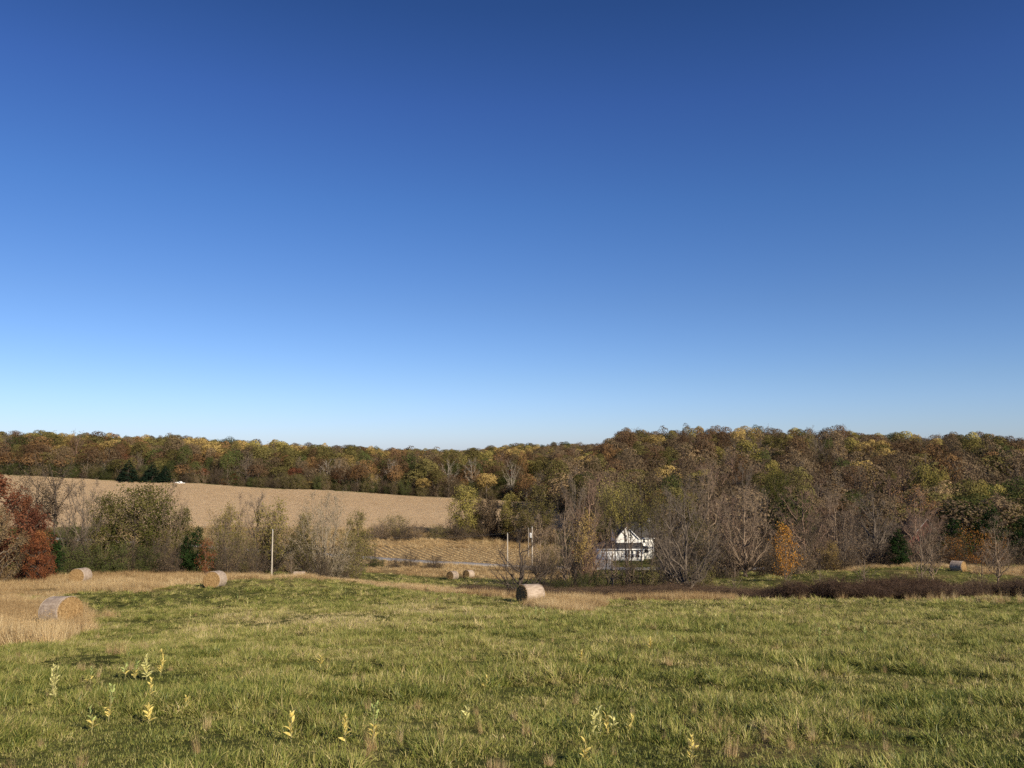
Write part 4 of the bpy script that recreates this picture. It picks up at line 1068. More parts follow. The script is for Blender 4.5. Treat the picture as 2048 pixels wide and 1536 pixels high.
for (look, row, ln), qs in used.items():
    for i, q in enumerate(qs):
        if len(qs) == 1: lead = look
        elif len(qs) == 2: lead = ("left hand " if i == 0 else "right hand ") + look
        else: lead = ("leftmost " if i == 0 else ORD[i]) + look
        tail = (" counted from the left" if len(qs) > 2 and i > 0 else "")
        lab = "%s tree %s, above %s%s" % (lead, row, ln, tail)
        w_ = lab.split()
        if len(w_) > 16: lab = lab.replace(" counted from the left", " from left").replace("of the wooded hill", "of the hill").replace("the wooded hillside", "the hillside")
        if len(lab.split()) > 16: lab = lab.replace(" by the tan field", "").replace("halfway up", "midway on").replace("the bright orange young tree", "the bright orange tree")
        if len(lab.split()) > 16: lab = lab.replace("the single dark cedar", "the dark cedar").replace("the fan shaped bare tree", "the fan shaped tree").replace("the tall sparse brown trees", "the sparse brown trees").replace("the pale crooked bare tree", "the crooked bare tree").replace("the largest grey tree", "the big grey tree").replace("the reddish twiggy tree", "the twiggy tree")
        if len(lab.split()) > 16: lab = lab.replace(" from left", "")
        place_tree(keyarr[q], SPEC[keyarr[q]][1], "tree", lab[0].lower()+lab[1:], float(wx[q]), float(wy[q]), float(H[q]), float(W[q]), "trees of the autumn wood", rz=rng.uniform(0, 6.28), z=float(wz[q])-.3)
rest = np.where(keep & ~isind)[0]
FM = []
for kk in order_l:
    t, cme, H0, W0 = PROTO[kk]
    # one mesh with trunk and crown together for the mass of the wood
    nm = cme.copy()
    me = bpy.data.meshes.new("wood_tree")
    def arr(m):
        v = np.empty(len(m.vertices)*3, np.float32); m.vertices.foreach_get("co", v)
        tt = np.empty(len(m.vertices), np.float32); m.attributes["tint"].data.foreach_get("value", tt)
        li = np.empty(len(m.loops), np.int32); m.loops.foreach_get("vertex_index", li)
        ls = np.empty(len(m.polygons), np.int32); m.polygons.foreach_get("loop_start", ls)
        lt = np.empty(len(m.polygons), np.int32); m.polygons.foreach_get("loop_total", lt)
        mi = np.empty(len(m.polygons), np.int32); m.polygons.foreach_get("material_index", mi)
        out = []
        for size in (3, 4):
            for mm in (0, 1):
                f = (lt == size) & (mi == mm)
                if f.any(): out.append((v.reshape(-1, 3), li[ls[f][:, None]+np.arange(size)], tt, mm))
        return out
    bpy.data.meshes.remove(me); bpy.data.meshes.remove(nm)
    FM.append(mk_mesh("wood_tree", arr(t)+arr(cme), list(cme.materials)))
sxy = W[rest]/np.array([PROTO[kk][3] for kk in keyarr[rest]]); sz = H[rest]/np.array([PROTO[kk][2] for kk in keyarr[rest]])
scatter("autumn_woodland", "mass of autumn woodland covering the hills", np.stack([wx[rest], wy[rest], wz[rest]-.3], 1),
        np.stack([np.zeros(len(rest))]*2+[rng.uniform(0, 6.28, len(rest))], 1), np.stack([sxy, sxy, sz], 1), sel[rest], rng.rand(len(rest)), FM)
# low growth closing the wood edge
p, r_ = jitter_points(3.2, 424, 446, -200, 1100, 91); x1, y1 = p.T; kk = woods(x1, y1); x1, y1 = x1[kk], y1[kk]
p, r_ = jitter_points(4.2, 200, 420, 1090, 2250, 92); x2, y2 = p.T; kk = woods(x2, y2) & (r_.rand(len(x2)) < .6) & (y2 > 228); x2, y2 = x2[kk], y2[kk]
x, y = np.r_[x1, x2], np.r_[y1, y2]; n2 = len(x)
UM = []
for a, key in enumerate(['brush_olive', 'brush_green', 'brush_brown', 'brush_tan']):
    c_ = PROTO[key][1]; UM.append(c_)
s = rng.uniform(.9, 1.6, n2)
scatter("woodland_undergrowth", "low brushy undergrowth along the wood edge", np.stack([x, y, ground(x, y)], 1), np.stack([np.zeros(n2)]*2+[rng.uniform(0, 6.28, n2)], 1),
        np.stack([s, s, s*rng.uniform(.7, 1.5, n2)], 1), rng.choice(4, n2, p=[.35, .33, .27, .05]), rng.rand(n2), UM)
print("woods", n, len(rest), len(cand), round(time.time()-T0, 1))

# ------------------------------------------------------------------ brambles in the dip
BM = []
M_cane = leaf_mat("bramble_canes", [(.065,.045,.036), (.12,.08,.06), (.20,.145,.105)], .1, .2, inst=(.7, .3))
for k in range(3):
    r = np.random.RandomState(170+k); m = 60
    a = r.uniform(0, 6.28, m); R0 = r.uniform(0, .3, m); L1 = r.uniform(.6, 1.5, m); hh = r.uniform(.9, 1.9, m)
    p0 = np.stack([np.cos(a)*R0, np.sin(a)*R0, 0*a], 1); p1 = np.stack([np.cos(a)*L1, np.sin(a)*L1, hh*.55], 1); cc = np.stack([np.cos(a)*L1*.5, np.sin(a)*L1*.5, hh*1.5], 1)
    S = np.linspace(0, 1, 6)[None].repeat(m, 0); P = bez(p0[:, None], cc[:, None], p1[:, None], S)
    V, Fq = tubes(P, .009*(1-.6*S), 3)
    parts = [(V, Fq, np.repeat(r.rand(m), 18), 0)]
    q = 420; s_ = r.rand(q); pk = r.randint(0, m, q); b = bez(p0[pk], cc[pk], p1[pk], s_); e = b + nrm(r.normal(size=(q, 3))+[0, 0, .4])*r.uniform(.15, .45, q)[:, None]
    V, F3 = slivers(b, e, .012, r); parts.append((V, F3, np.repeat(r.rand(q), 3), 0))
    q = 900; pk = r.randint(0, 420, q); V, F4 = leaves(e[pk]+r.normal(size=(q, 3))*.09, .075, r, None, .6, .3); parts.append((V, F4, np.repeat(r.rand(q), 4), 1))
    BM.append(mk_mesh("bramble", parts, [M_cane, L['maroon']]))
p, r_ = jitter_points(1.0, 62, 92, 940, 2300, 95); x, y = p.T; c = column(x, y)
lo = np.interp(c, [940, 1080, 1200, 1450, 1700, 2048, 2300], [74, 66, 66, 67, 64, 65, 65]); hi = np.interp(c, [940, 1080, 1200, 1450, 1560, 1700, 1850, 2048, 2300], [82, 80, 84, 82, 76, 76, 74, 74, 74])
k = (y > lo) & (y < hi) & (fnoise(x, y, 3.5, 96, 2) > np.where((c>1560)&(c<1880), .34, .44)); x, y, c = x[k], y[k], c[k]; n2 = len(x)
hb = np.interp(c, [940, 1060, 1200, 1450, 1560, 1640, 1800, 1870, 1960, 2300], [.25, .35, .42, .48, .52, .68, .68, .52, .45, .45])*r_.uniform(.7, 1.25, n2)*(.35+1.3*fnoise(x, y, 3.5, 97, 2))
scatter("bramble_thicket", "dark maroon bramble thicket in the dip behind the pasture", np.stack([x, y, ground(x, y)], 1), np.stack([np.zeros(n2)]*2+[r_.uniform(0, 6.28, n2)], 1),
        np.stack([.9+.3*r_.rand(n2)]*2+[hb*1.15], 1), r_.randint(0, 3, n2), np.where((c > 1560) & (c < 1880), .15, 1.1)*r_.uniform(.5, 1.3, n2), BM)
# red brown dry weeds between the brambles
xs, ys = x[::2], y[::2]; n3 = len(xs)
scatter("dry_weeds", "brown dry weeds standing between the brambles", np.stack([xs, ys-.8, ground(xs, ys-.8)], 1), np.stack([r_.normal(size=n3)*.1]*2+[r_.uniform(0, 6.28, n3)], 1),
        np.stack([1.2*np.ones(n3)]*2+[r_.uniform(.7, 1.5, n3)*np.clip(hb[::2], .45, .9)], 1), r_.randint(0, 4, n3), r_.uniform(0, .5, n3), tall)
print("brambles", n2, round(time.time()-T0, 1))

# ------------------------------------------------------------------ hay bales
def net_mat():
    m, nt, out = new_mat("weathered_net_wrap_over_hay")
    p = nt.nodes.new("ShaderNodeBsdfPrincipled"); p.inputs["Roughness"].default_value = .75; p.inputs["Specular IOR Level"].default_value = .3
    tc = nt.nodes.new("ShaderNodeTexCoord")
    mp = nt.nodes.new("ShaderNodeMapping"); mp.inputs["Scale"].default_value = (1.2, 4, 4); nt.links.new(tc.outputs["Object"], mp.inputs[0])
    f = noise(nt, 2.2, 7, mp.outputs[0], .65)
    c = ramp(nt, [(.22,.16,.11), (.39,.30,.22), (.54,.44,.34)], f, [.28, .5, .7])
    nt.links.new(c, p.inputs["Base Color"])
    b = nt.nodes.new("ShaderNodeBump"); b.inputs["Strength"].default_value = .7; b.inputs["Distance"].default_value = .03
    nt.links.new(noise(nt, 14, 5, tc.outputs["Object"]), b.inputs["Height"]); nt.links.new(b.outputs[0], p.inputs["Normal"])
    nt.links.new(p.outputs[0], out.inputs[0]); return m
def hay_mat():
    m, nt, out = new_mat("rolled_hay_end")
    p = nt.nodes.new("ShaderNodeBsdfDiffuse")
    tc = nt.nodes.new("ShaderNodeTexCoord")
    f = noise(nt, 9, 8, tc.outputs["Object"], .7)
    c = ramp(nt, [(.12,.07,.03), (.30,.19,.085), (.47,.33,.165)], f, [.3, .5, .7])
    nt.links.new(c, p.inputs[0])
    b = nt.nodes.new("ShaderNodeBump"); b.inputs["Strength"].default_value = 1.; b.inputs["Distance"].default_value = .05
    nt.links.new(f, b.inputs["Height"]); nt.links.new(b.outputs[0], p.inputs["Normal"])
    nt.links.new(p.outputs[0], out.inputs[0]); return m
M_net, M_hay = net_mat(), hay_mat()
M_straw = leaf_mat("loose_straw", [(.22,.13,.055), (.38,.26,.12), (.55,.42,.23)], .2, .2)
M_cord = plain_mat("pale_net_edge", (.40, .34, .28), .7, .1)
def bale_meshes(seed):
    r = np.random.RandomState(seed); R0, Ln = .76, 1.5
    na, nl = 56, 22
    A, T = np.meshgrid(np.linspace(0, 2*math.pi, na, endpoint=False), np.linspace(-1, 1, nl), indexing='ij')
    nz = fnoise(A*3+10, T*4+10, 1, seed, 3)-.5
    Rr = R0*(1 - .045*np.abs(T)**6 + .035*nz)
    X = T*Ln/2; Y = np.cos(A)*Rr*1.03; Z = np.sin(A)*Rr
    Z = np.where(Z < -.70*R0, -.70*R0+(Z+.70*R0)*.45, Z)
    z0 = -Z.min(); Z = Z+z0-.02
    i = np.arange(na*nl).reshape(na, nl); j = np.roll(i, -1, 0)
    Fq = np.stack([i[:, :-1], j[:, :-1], j[:, 1:], i[:, 1:]], -1).reshape(-1, 4)
    net = smooth(mk_mesh("net_wrap", [(np.stack([X, Y, Z], -1).reshape(-1, 3), Fq, None, 0)], [M_net]))
    ends = []
    for s, col in ((1, nl-1), (-1, 0)):
        rr = np.linspace(1, 0.02, 22)
        ring = np.stack([X[:, col], Y[:, col], Z[:, col]], -1); c0 = np.array([s*Ln/2, 0, z0-.02])
        P = c0 + (ring-c0)[:, None]*rr[None, :, None]
        spir = np.sin((rr[None]*9 + A[:, :1]/(2*math.pi))*2*math.pi)
        P[:, 1:, 0] += s*(.022*spir[:, 1:] + .05*(1-rr[None, 1:]**3) + .05*(fnoise(P[:, 1:, 1]*4+20, P[:, 1:, 2]*4, .7, seed+5)-.5))
        ii = np.arange(na*22).reshape(na, 22); jj = np.roll(ii, -1, 0)
        Fe = np.stack([ii[:, :-1], ii[:, 1:], jj[:, 1:], jj[:, :-1]], -1).reshape(-1, 4)
        if s < 0: Fe = Fe[:, ::-1]
        # straw ends sticking out
        q = 900; a = r.uniform(0, 6.28, q); rd = R0*np.sqrt(r.rand(q))*.97
        b = np.stack([np.full(q, s*(Ln/2+.02)), np.cos(a)*rd, np.clip(np.sin(a)*rd+z0, .02, 3)], 1)
        tng = np.stack([np.zeros(q), -np.sin(a), np.cos(a)], 1)
        e = b + nrm(tng*r.normal(size=(q, 1)) + np.array([s*.55, 0, 0]) + r.normal(size=(q, 3))*.4)*r.uniform(.05, .16, q)[:, None]
        V, F3 = slivers(b, e, .014, r)
        ends.append(mk_mesh("straw_end", [(P.reshape(-1, 3), Fe, None, 0), (V, F3, np.repeat(r.rand(q), 3), 1)], [M_hay, M_straw]))
    bands = []
    for col in (1, nl-2):
        P = np.stack([X[:, col]*.985, Y[:, col]*1.012, (Z[:, col]-z0)*1.012+z0+.004], -1); P = np.concatenate([P, P[:1]])[None]
        V, Fq = tubes(P, np.full(P.shape[:2], .012), 4); bands.append(mk_mesh("net_edge", [(V, Fq, None, 0)], [M_cord]))
    return net, ends, bands
BALES = [  # px, distance, facing of the visible end against the line of sight (degrees, + towards the right), label
 (122, 43, 36, "hay bale deep in the tall tan grass, closest to the picture edge"),
 (160, 79, -30, "hay bale sunk in dry grass below the pale crooked bare tree"),
 (429, 70, -24, "hay bale with bright straw end below the orange sapling"),
 (1060, 58, -56, "round bale with a dark end and bright side, standing before the low dark tree"),
 (905, 137, -38, "small far bale, the lower one of two near the road"),
 (937, 142, -38, "small far bale, the higher one of two near the road"),
 (1917, 109, 66, "grey shaded bale on the far green field under the orange bush"),
 (598, 106, 84, "half hidden pale bale behind the pasture crest by the willow"),
]
bm = [bale_meshes(s) for s in (1, 2, 3)]
for i, (px, Y, ang, label) in enumerate(BALES):
    X = spot(px, Y); a = math.radians(ang) + math.atan2(1024-px, F)
    net, ends, bands = bm[i % 3]
    # bale axis is local x; its visible end looks along (sin a, -cos a)
    gx = (g1(X+.7*math.sin(a), Y-.7*math.cos(a)) - g1(X-.7*math.sin(a), Y+.7*math.cos(a)))/1.4
    o_ = empty("hay_bale", (X, Y, g1(X, Y)), label, "hay bale", "round hay bales in the fields")
    o_.rotation_euler = (0, -math.atan(gx), math.atan2(-math.cos(a), math.sin(a)))
    if i == 7: o_.location.z = float(slope(1142))*Y - 1.42
    put("net_wrap", net, o_)
    for e in ends: put("straw_end", e, o_)
    for b in bands: put("net_edge", b, o_)

# ------------------------------------------------------------------ buildings
def box(x0, x1, y0, y1, z0, z1):
    V = np.array([(x, y, z) for z in (z0, z1) for y in (y0, y1) for x in (x0, x1)], float)
    return V, np.array([(0, 2, 3, 1), (4, 5, 7, 6), (0, 1, 5, 4), (2, 6, 7, 3), (0, 4, 6, 2), (1, 3, 7, 5)])
def slab(quad, th):             # a thick sheet from four corners
    q = np.array(quad, float); nn = np.cross(q[1]-q[0], q[3]-q[0]); nn /= np.linalg.norm(nn)
    if nn[2] < 0: nn = -nn
    V = np.vstack([q, q+nn*th])
    return V, np.array([(3, 2, 1, 0), (4, 5, 6, 7), (0, 1, 5, 4), (1, 2, 6, 5), (2, 3, 7, 6), (3, 0, 4, 7)])
def solid(name, pieces, mat, parent, **props):
    me = mk_mesh(name, [(V, Fc, None, 0) for V, Fc in pieces], [mat])
    return put(name, me, parent, **props)
def siding_mat(name, col):
    m, nt, out = new_mat(name)
    p = nt.nodes.new("ShaderNodeBsdfPrincipled"); p.inputs["Roughness"].default_value = .6
    tc = nt.nodes.new("ShaderNodeTexCoord"); sp = nt.nodes.new("ShaderNodeSeparateXYZ"); nt.links.new(tc.outputs["Object"], sp.inputs[0])
    saw = mathn(nt, 'FRACT', mathn(nt, 'MULTIPLY', sp.outputs[2], 6.0))
    b = nt.nodes.new("ShaderNodeBump"); b.inputs["Strength"].default_value = .5; b.inputs["Distance"].default_value = .02; b.invert = True
    nt.links.new(saw, b.inputs["Height"]); nt.links.new(b.outputs[0], p.inputs["Normal"])
    c = ramp(nt, [tuple(v*.86 for v in col), col], noise(nt, .8, 4, tc.outputs["Object"]), [.3, .6]); nt.links.new(c, p.inputs["Base Color"])
    nt.links.new(p.outputs[0], out.inputs[0]); return m
M_side = siding_mat("white_lap_siding", (.80, .78, .72)); M_trim = plain_mat("white_trim", (.82, .81, .78), .5, .04)
M_roof = plain_mat("charcoal_shingles", (.055, .05, .047), .9, .35, 6); M_glass = plain_mat("dark_window_glass", (.03, .035, .045), .12, .2)
M_brick = plain_mat("brick_red", (.26, .09, .055), .9, .2, 6); M_stone = plain_mat("grey_chimney_stone", (.33, .31, .29), .9, .3, 5)
M_redwall = plain_mat("faded_red_boards", (.13, .05, .038), .85, .25, 3)
HY = 212.; k_ = HY/F
def hx(px): return (px-1250)*k_
zb = 214/F*HY   # depth of the house floor below the eye
house = empty("white_house", (spot(1250, HY, 1114), HY, -zb), "white farmhouse with dark roof and gable behind the slender trees", "house")
house.location.z = float(slope(1114))*HY
def hz(py): return (1114-py)*k_
# main block, with its long roof running sideways and a front cross gable
xL, xG0, xG1, xR = hx(1231), hx(1233), hx(1276), hx(1307)
ze, zr = hz(1075), hz(1049)
wallp = [box(xL, xR, .0, 8.4, -1.2, ze)]
for xx, s_ in ((xL, 1), (xR, -1)):
    pass
g_l = np.array([(xL, 0, ze), (xL, 8.4, ze), (xL, 4.2, zr)]); g_r = g_l + [xR-xL, 0, 0]
Vg = np.vstack([g_l, g_r]); 
solid("wall", wallp, M_side, house)
me = mk_mesh("gable_wall", [(Vg - [0, 0, .004], [(0, 2, 1), (3, 4, 5)], None, 0)], [M_side]); put("gable_wall", me, house)
ov = .35
rp = [slab([(xL-ov, -ov, ze-ov*(zr-ze)/4.2+.02), (xR+ov, -ov, ze-ov*(zr-ze)/4.2+.02), (xR+ov, 4.2, zr+.02), (xL-ov, 4.2, zr+.02)], .14),
      slab([(xL-ov, 8.4+ov, ze-ov*(zr-ze)/4.2+.02), (xR+ov, 8.4+ov, ze-ov*(zr-ze)/4.2+.02), (xR+ov, 4.2, zr+.02), (xL-ov, 4.2, zr+.02)], .14)]
roof = solid("roof", rp, M_roof, house)
solid("chimney", [box(hx(1300), hx(1308.5), 3.6, 4.8, zr-1.2, hz(1043)), box(hx(1299.4), hx(1309.1), 3.5, 4.9, hz(1043), hz(1042)+.05)], M_stone, roof)
# front cross gable standing proud of the main wall
gm = hx(1253.5); gp = hz(1054.5); ge = hz(1076); gy = -.9
Vc = np.array([(xG0, gy, hz(1092)), (xG1, gy, hz(1092)), (xG1, gy, ge), (gm, gy, gp), (xG0, gy, ge)])
Vc2 = Vc + [0, 1.6, 0]
parts = [(np.vstack([Vc, Vc2]), [(0, 1, 6, 5), (1, 2, 7, 6), (4, 0, 5, 9)], None, 0)]
me = mk_mesh("front_gable", [(Vc, [(0, 1, 2, 4)], None, 0), (Vc, [(4, 2, 3)], None, 0), parts[0]], [M_side]); fg = put("front_gable", me, house)
def grp(xa, za, xb, zb_): return slab([(xa, gy-.3, za), (xb, gy-.3, zb_), (xb, 4.6, zb_), (xa, 4.6, za)], .13)
solid("gable_roof", [grp(xG0-.35, ge-.38, gm, gp+.02), grp(xG1+.35, ge-.38, gm, gp+.02)], M_roof, house)
solid("rake_board", [slab([(xG0-.33, gy-.36, ge-.56), (gm, gy-.36, gp-.16), (gm, gy-.31, gp-.16), (xG0-.33, gy-.31, ge-.56)], .2)], M_trim, house)
solid("rake_board", [slab([(xG1+.33, gy-.36, ge-.56), (gm, gy-.36, gp-.16), (gm, gy-.31, gp-.16), (xG1+.33, gy-.31, ge-.56)], .2)], M_trim, house)
solid("corner_board", [box(xR-.14, xR+.02, -.03, .13, -1, ze-.1)], M_trim, house)
solid("eave_board", [box(xG1+.4, xR+.3, -.42, -.36, ze-.42, ze-.18)], M_trim, house)
# low front wing: blank garage wall, then the glazed porch, and its roof leaning on the main block
wx0, wx1 = hx(1194), hx(1281); wze = hz(1094); wy0 = -4.6
solid("wing_wall", [box(wx0, wx1, wy0, -.02, -1.2, wze), box(wx0, xL-.02, -.02, 5.5, -1.2, wze)], M_side, house)
wr = hz(1089)
solid("wing_roof", [slab([(wx0-.3, wy0-.4, wze-.05), (wx1+.3, wy0-.4, wze-.05), (wx1+.3, gy-.05, wr+.35), (wx0+3.4, gy-.05, wr+.35)], .12),
                    slab([(wx0-.3, wy0-.4, wze-.05), (wx0-.3, 6, wze-.05), (wx0+3.4, 4.5, wr+.35), (wx0+3.4, gy-.05, wr+.35)], .12),
                    slab([(wx0+3.4, gy-.05, wr+.35), (xL-.05, gy-.05, wr+.35), (xL-.05, 4.5, wr+.35), (wx0+3.4, 4.5, wr+.35)], .12)], M_roof, house)
solid("fascia", [box(wx0-.34, wx1+.34, wy0-.48, wy0-.41, wze-.22, wze+.04)], M_trim, house)
gd = solid("garage_door", [box(wx0+.9, wx0+4.6, wy0-.03, wy0+.02, -.9, wze-.75)], M_trim, house)
for q in range(4):
    z_ = -.85 + q*(wze-.75+.85)/4
    solid("door_panel", [box(wx0+1.0, wx0+4.5, wy0-.06, wy0-.032, z_+.04, z_+(wze+.1)/4-.04)], M_trim, gd)
def window(xa, xb, za, zb_, yf, cols=2, rows=2):
    fr = solid("window", [box(xa-.08, xb+.08, yf-.06, yf-.01, za-.08, za), box(xa-.08, xb+.08, yf-.06, yf-.01, zb_, zb_+.08), box(xa-.08, xa, yf-.06, yf-.01, za, zb_), box(xb, xb+.08, yf-.06, yf-.01, za, zb_)]
             + [box(xa+(xb-xa)*i/cols-.025, xa+(xb-xa)*i/cols+.025, yf-.05, yf-.015, za, zb_) for i in range(1, cols)]
             + [box(xa, xb, yf-.048, yf-.017, za+(zb_-za)*i/rows-.025, za+(zb_-za)*i/rows+.025) for i in range(1, rows)], M_trim, house)
    solid("pane", [box(xa, xb, yf-.014, yf-.008, za, zb_)], M_glass, fr)
window(hx(1238.5), hx(1242.5), hz(1110), hz(1104), wy0); window(hx(1245), hx(1255), hz(1110.5), hz(1097), wy0, 2, 2); window(hx(1257), hx(1261.5), hz(1111), hz(1098), wy0, 1, 2)
window(hx(1267), hx(1272.5), hz(1110), hz(1098), wy0, 1, 2); window(hx(1249), hx(1253), hz(1083), hz(1070), gy, 1, 2); window(hx(1286), hx(1290), hz(1086), hz(1078.5), 0, 1, 2); window(hx(1288), hx(1296), hz(1106), hz(1093), 0, 2, 2)
# low brick topped shed left of the garage
SY = 222.; sx = spot(1150, SY, 1108); sz_ = float(slope(1112))*SY; ks = SY/F
shed = empty("low_shed", (sx, SY, sz_), "low shed with a brick red roof edge beyond the lawn", "shed")
solid("wall", [box(-11*ks, 11*ks, 0, 4, -1.4, .75)], M_side if False else plain_mat("dark_shed_boards", (.06, .045, .035), .9), shed)
solid("roof", [slab([(-13*ks, -.4, .72), (13*ks, -.4, .72), (13*ks, 4.3, 1.5), (-13*ks, 4.3, 1.5)], .16)], M_brick, shed)
# red barn behind the sapling group
BY = 178.; bx = spot(1852, BY, 1070); kb = BY/F
barn = empty("red_barn", (bx, BY, float(slope(1104))*BY), "faded red barn with pale roof trim, half hidden by bare trees", "barn")
def bz(py): return (1104-py)*kb
Vw = np.array([(-38*kb, 0, -1.5), (14*kb, 0, -1.5), (14*kb, 0, bz(1056)), (2*kb, 0, bz(1040)), (-38*kb, 0, bz(1085))])
Vw2 = Vw+[0, 9, 0]
put("wall", mk_mesh("barn_wall", [(np.vstack([Vw, Vw2]), [(0, 1, 2, 4), (5, 6, 7, 9), (1, 6, 7, 2), (0, 5, 9, 4)], None, 0), (np.vstack([Vw, Vw2]), [(4, 2, 3), (9, 7, 8)], None, 0)], [M_redwall]), barn)
solid("roof", [slab([(-40*kb, -.3, bz(1087)), (2*kb, -.3, bz(1040)), (2*kb, 9.3, bz(1040)), (-40*kb, 9.3, bz(1087))], .12), slab([(17*kb, -.3, bz(1060)), (2*kb, -.3, bz(1040)), (2*kb, 9.3, bz(1040)), (17*kb, 9.3, bz(1060))], .12)], B_dark, barn)
for a_, b_ in (((-40, 1087), (2, 1040)), ((17, 1060), (2, 1040))):
    solid("rake_board", [slab([(a_[0]*kb, -.36, bz(a_[1])-.06), (b_[0]*kb, -.36, bz(b_[1])-.06), (b_[0]*kb, -.31, bz(b_[1])-.06), (a_[0]*kb, -.31, bz(a_[1])-.06)], .12)], M_stone, barn)
solid("barn_door", [box(-9*kb, 3*kb, -.06, -.01, -1.5, bz(1076))], B_dark, barn)
# white outbuilding on the slope, only its ridge shows
OY = 236.; ox = spot(1922, OY, 1036); ko = OY/F
ob = empty("white_outbuilding", (ox, OY, float(slope(1034))*OY-4.2), "small white outbuilding showing above the dark pine", "outbuilding")
solid("wall", [box(-2.2, 2.2, 0, 4, -2, 3.6)], M_side, ob)
solid("roof", [slab([(-2.5, -.3, 3.5), (2.5, -.3, 3.5), (2.5, 2, 4.6), (-2.5, 2, 4.6)], .12), slab([(-2.5, 4.3, 3.5), (2.5, 4.3, 3.5), (2.5, 2, 4.6), (-2.5, 2, 4.6)], .12)], M_stone, ob)
# white pickup parked at the far field edge
TY = 423.; tx_ = spot(359, TY, 966)
truck = empty("pickup_truck", (tx_, TY, g1(tx_, TY)-.8), "white pickup parked at the far edge of the tan field by the dark spruces", "truck")
solid("body", [box(-2.7, 2.7, -.95, .95, .55, 1.15), box(-2.7, -.3, -.95, -.85, 1.15, 1.45), box(-2.7, -.3, .85, .95, 1.15, 1.45), box(-2.7, -2.6, -.85, .85, 1.15, 1.45)], M_trim, truck)
Vc = np.array([(-.3, -.88, 1.15), (1.5, -.88, 1.15), (.95, -.78, 1.9), (-.1, -.78, 1.9)]); Vc = np.vstack([Vc, Vc*[1, -1, 1]])
cabm = mk_mesh("cab", [(Vc, [(0, 1, 2, 3), (7, 6, 5, 4), (3, 2, 6, 7), (1, 5, 6, 2), (0, 3, 7, 4)], None, 0)], [M_trim]); put("cab", cabm, truck)
solid("side_window", [box(0.05, .85, -.9, -.83, 1.25, 1.72)], M_glass, truck)
for x_ in (-1.7, 1.75):
    for y_ in (-.86, .86):
        P = np.array([[(x_, y_-.12, .42), (x_, y_+.12, .42)]]); V, Fq = tubes(P, np.full((1, 2), .4), 14)
        me = mk_mesh("wheel", [(V, Fq, None, 0), (V[:14], [tuple(range(14))], None, 0), (V[14:], [tuple(range(14))], None, 0)], [plain_mat("tyre_rubber", (.02, .02, .02), .9)]); put("wheel", me, truck)

# ------------------------------------------------------------------ utility poles
M_pole = plain_mat("sun_bleached_pole_wood", (.45, .40, .33), .85, .2, 6, stretch=(1, 1, .2)); M_poled = plain_mat("grey_pole_wood", (.33, .29, .24), .9, .2, 6)
M_metal = plain_mat("pale_transformer_steel", (.62, .63, .63), .4, .05, 3); M_wire = plain_mat("aluminium_wire", (.10, .10, .10), .5, .05)
POLES = [(543, 1062, 112, .12, M_pole, "bleached wooden utility pole behind the pasture crest", False), (1015, 1068, 182, .16, M_pole, "plain bleached utility pole beside the corn stubble", False),
         (1057, 1058, 215, .12, M_poled, "thin grey utility pole just behind the one with a white box", False), (1064.5, 1055, 184, .17, M_pole, "utility pole carrying a white transformer box", True)]
tops = {}
for px, top, Y, r, mat, label, tf in POLES:
    X = spot(px, Y); z = g1(X, Y); zt = float(slope(top))*Y; Hp = zt-z
    po = empty("utility_pole", (X, Y, z), label, "utility pole", "utility poles along the country road")
    S = np.linspace(0, 1, 6)[None]; P = np.zeros((1, 6, 3)); P[0, :, 2] = S[0]*(Hp+.8)-.8
    V, Fq = tubes(P, r*(1-.3*S), 10); put("shaft", smooth(mk_mesh("pole_shaft", [(V, Fq, None, 0), (V[-10:], [tuple(range(10))], None, 0)], [mat])), po)
    V, Fq = tubes(np.array([[(0, 0, Hp-.05), (0, 0, Hp+.28)]]), np.array([[.05, .035]]), 6); put("insulator", mk_mesh("insulator", [(V, Fq, None, 0)], [M_metal]), po)
    if tf:
        Pt = np.array([[(-.38, -.2, Hp-2.3), (-.38, -.2, Hp-2.25), (-.38, -.2, Hp-1.25), (-.38, -.2, Hp-1.15)]]); V, Fq = tubes(Pt, np.array([[.2, .27, .27, .14]]), 12)
        put("transformer", smooth(mk_mesh("transformer", [(V, Fq, None, 0)], [M_metal])), po)
    tops[px] = np.array([X, Y, zt+.26])
wires = [(tops[543], tops[1015], "upper power line sagging across the valley between bleached poles"), (tops[1015], tops[1064.5], "short power line to the pole with the white box"),
         (tops[543]+[-70, -35, .5], tops[543], "power line running out past the thicket")]
for a_, b_, label in wires:
    S = np.linspace(0, 1, 24); P = a_+(b_-a_)*S[:, None]; P[:, 2] -= 4*S*(1-S)*.015*np.linalg.norm(b_-a_)
    V, Fq = tubes(P[None], np.full((1, 24), .010), 4)
    put("power_line", mk_mesh("power_line", [(V, Fq, None, 0)], [M_wire]), label=label, category="power line")
# weathered post by the lawn
X = spot(1150, 92.); post = put("wooden_post", mk_mesh("wooden_post", [(*tubes(np.array([[(0, 0, -.3), (0, 0, 1.2), (0, 0, 2.6)]]), np.array([[.2, .18, .17]]), 8), None, 0)], [B_dark]), loc=(X, 92., g1(X, 92.)), label="dark broken trunk standing like a post before the lawn", category="post")

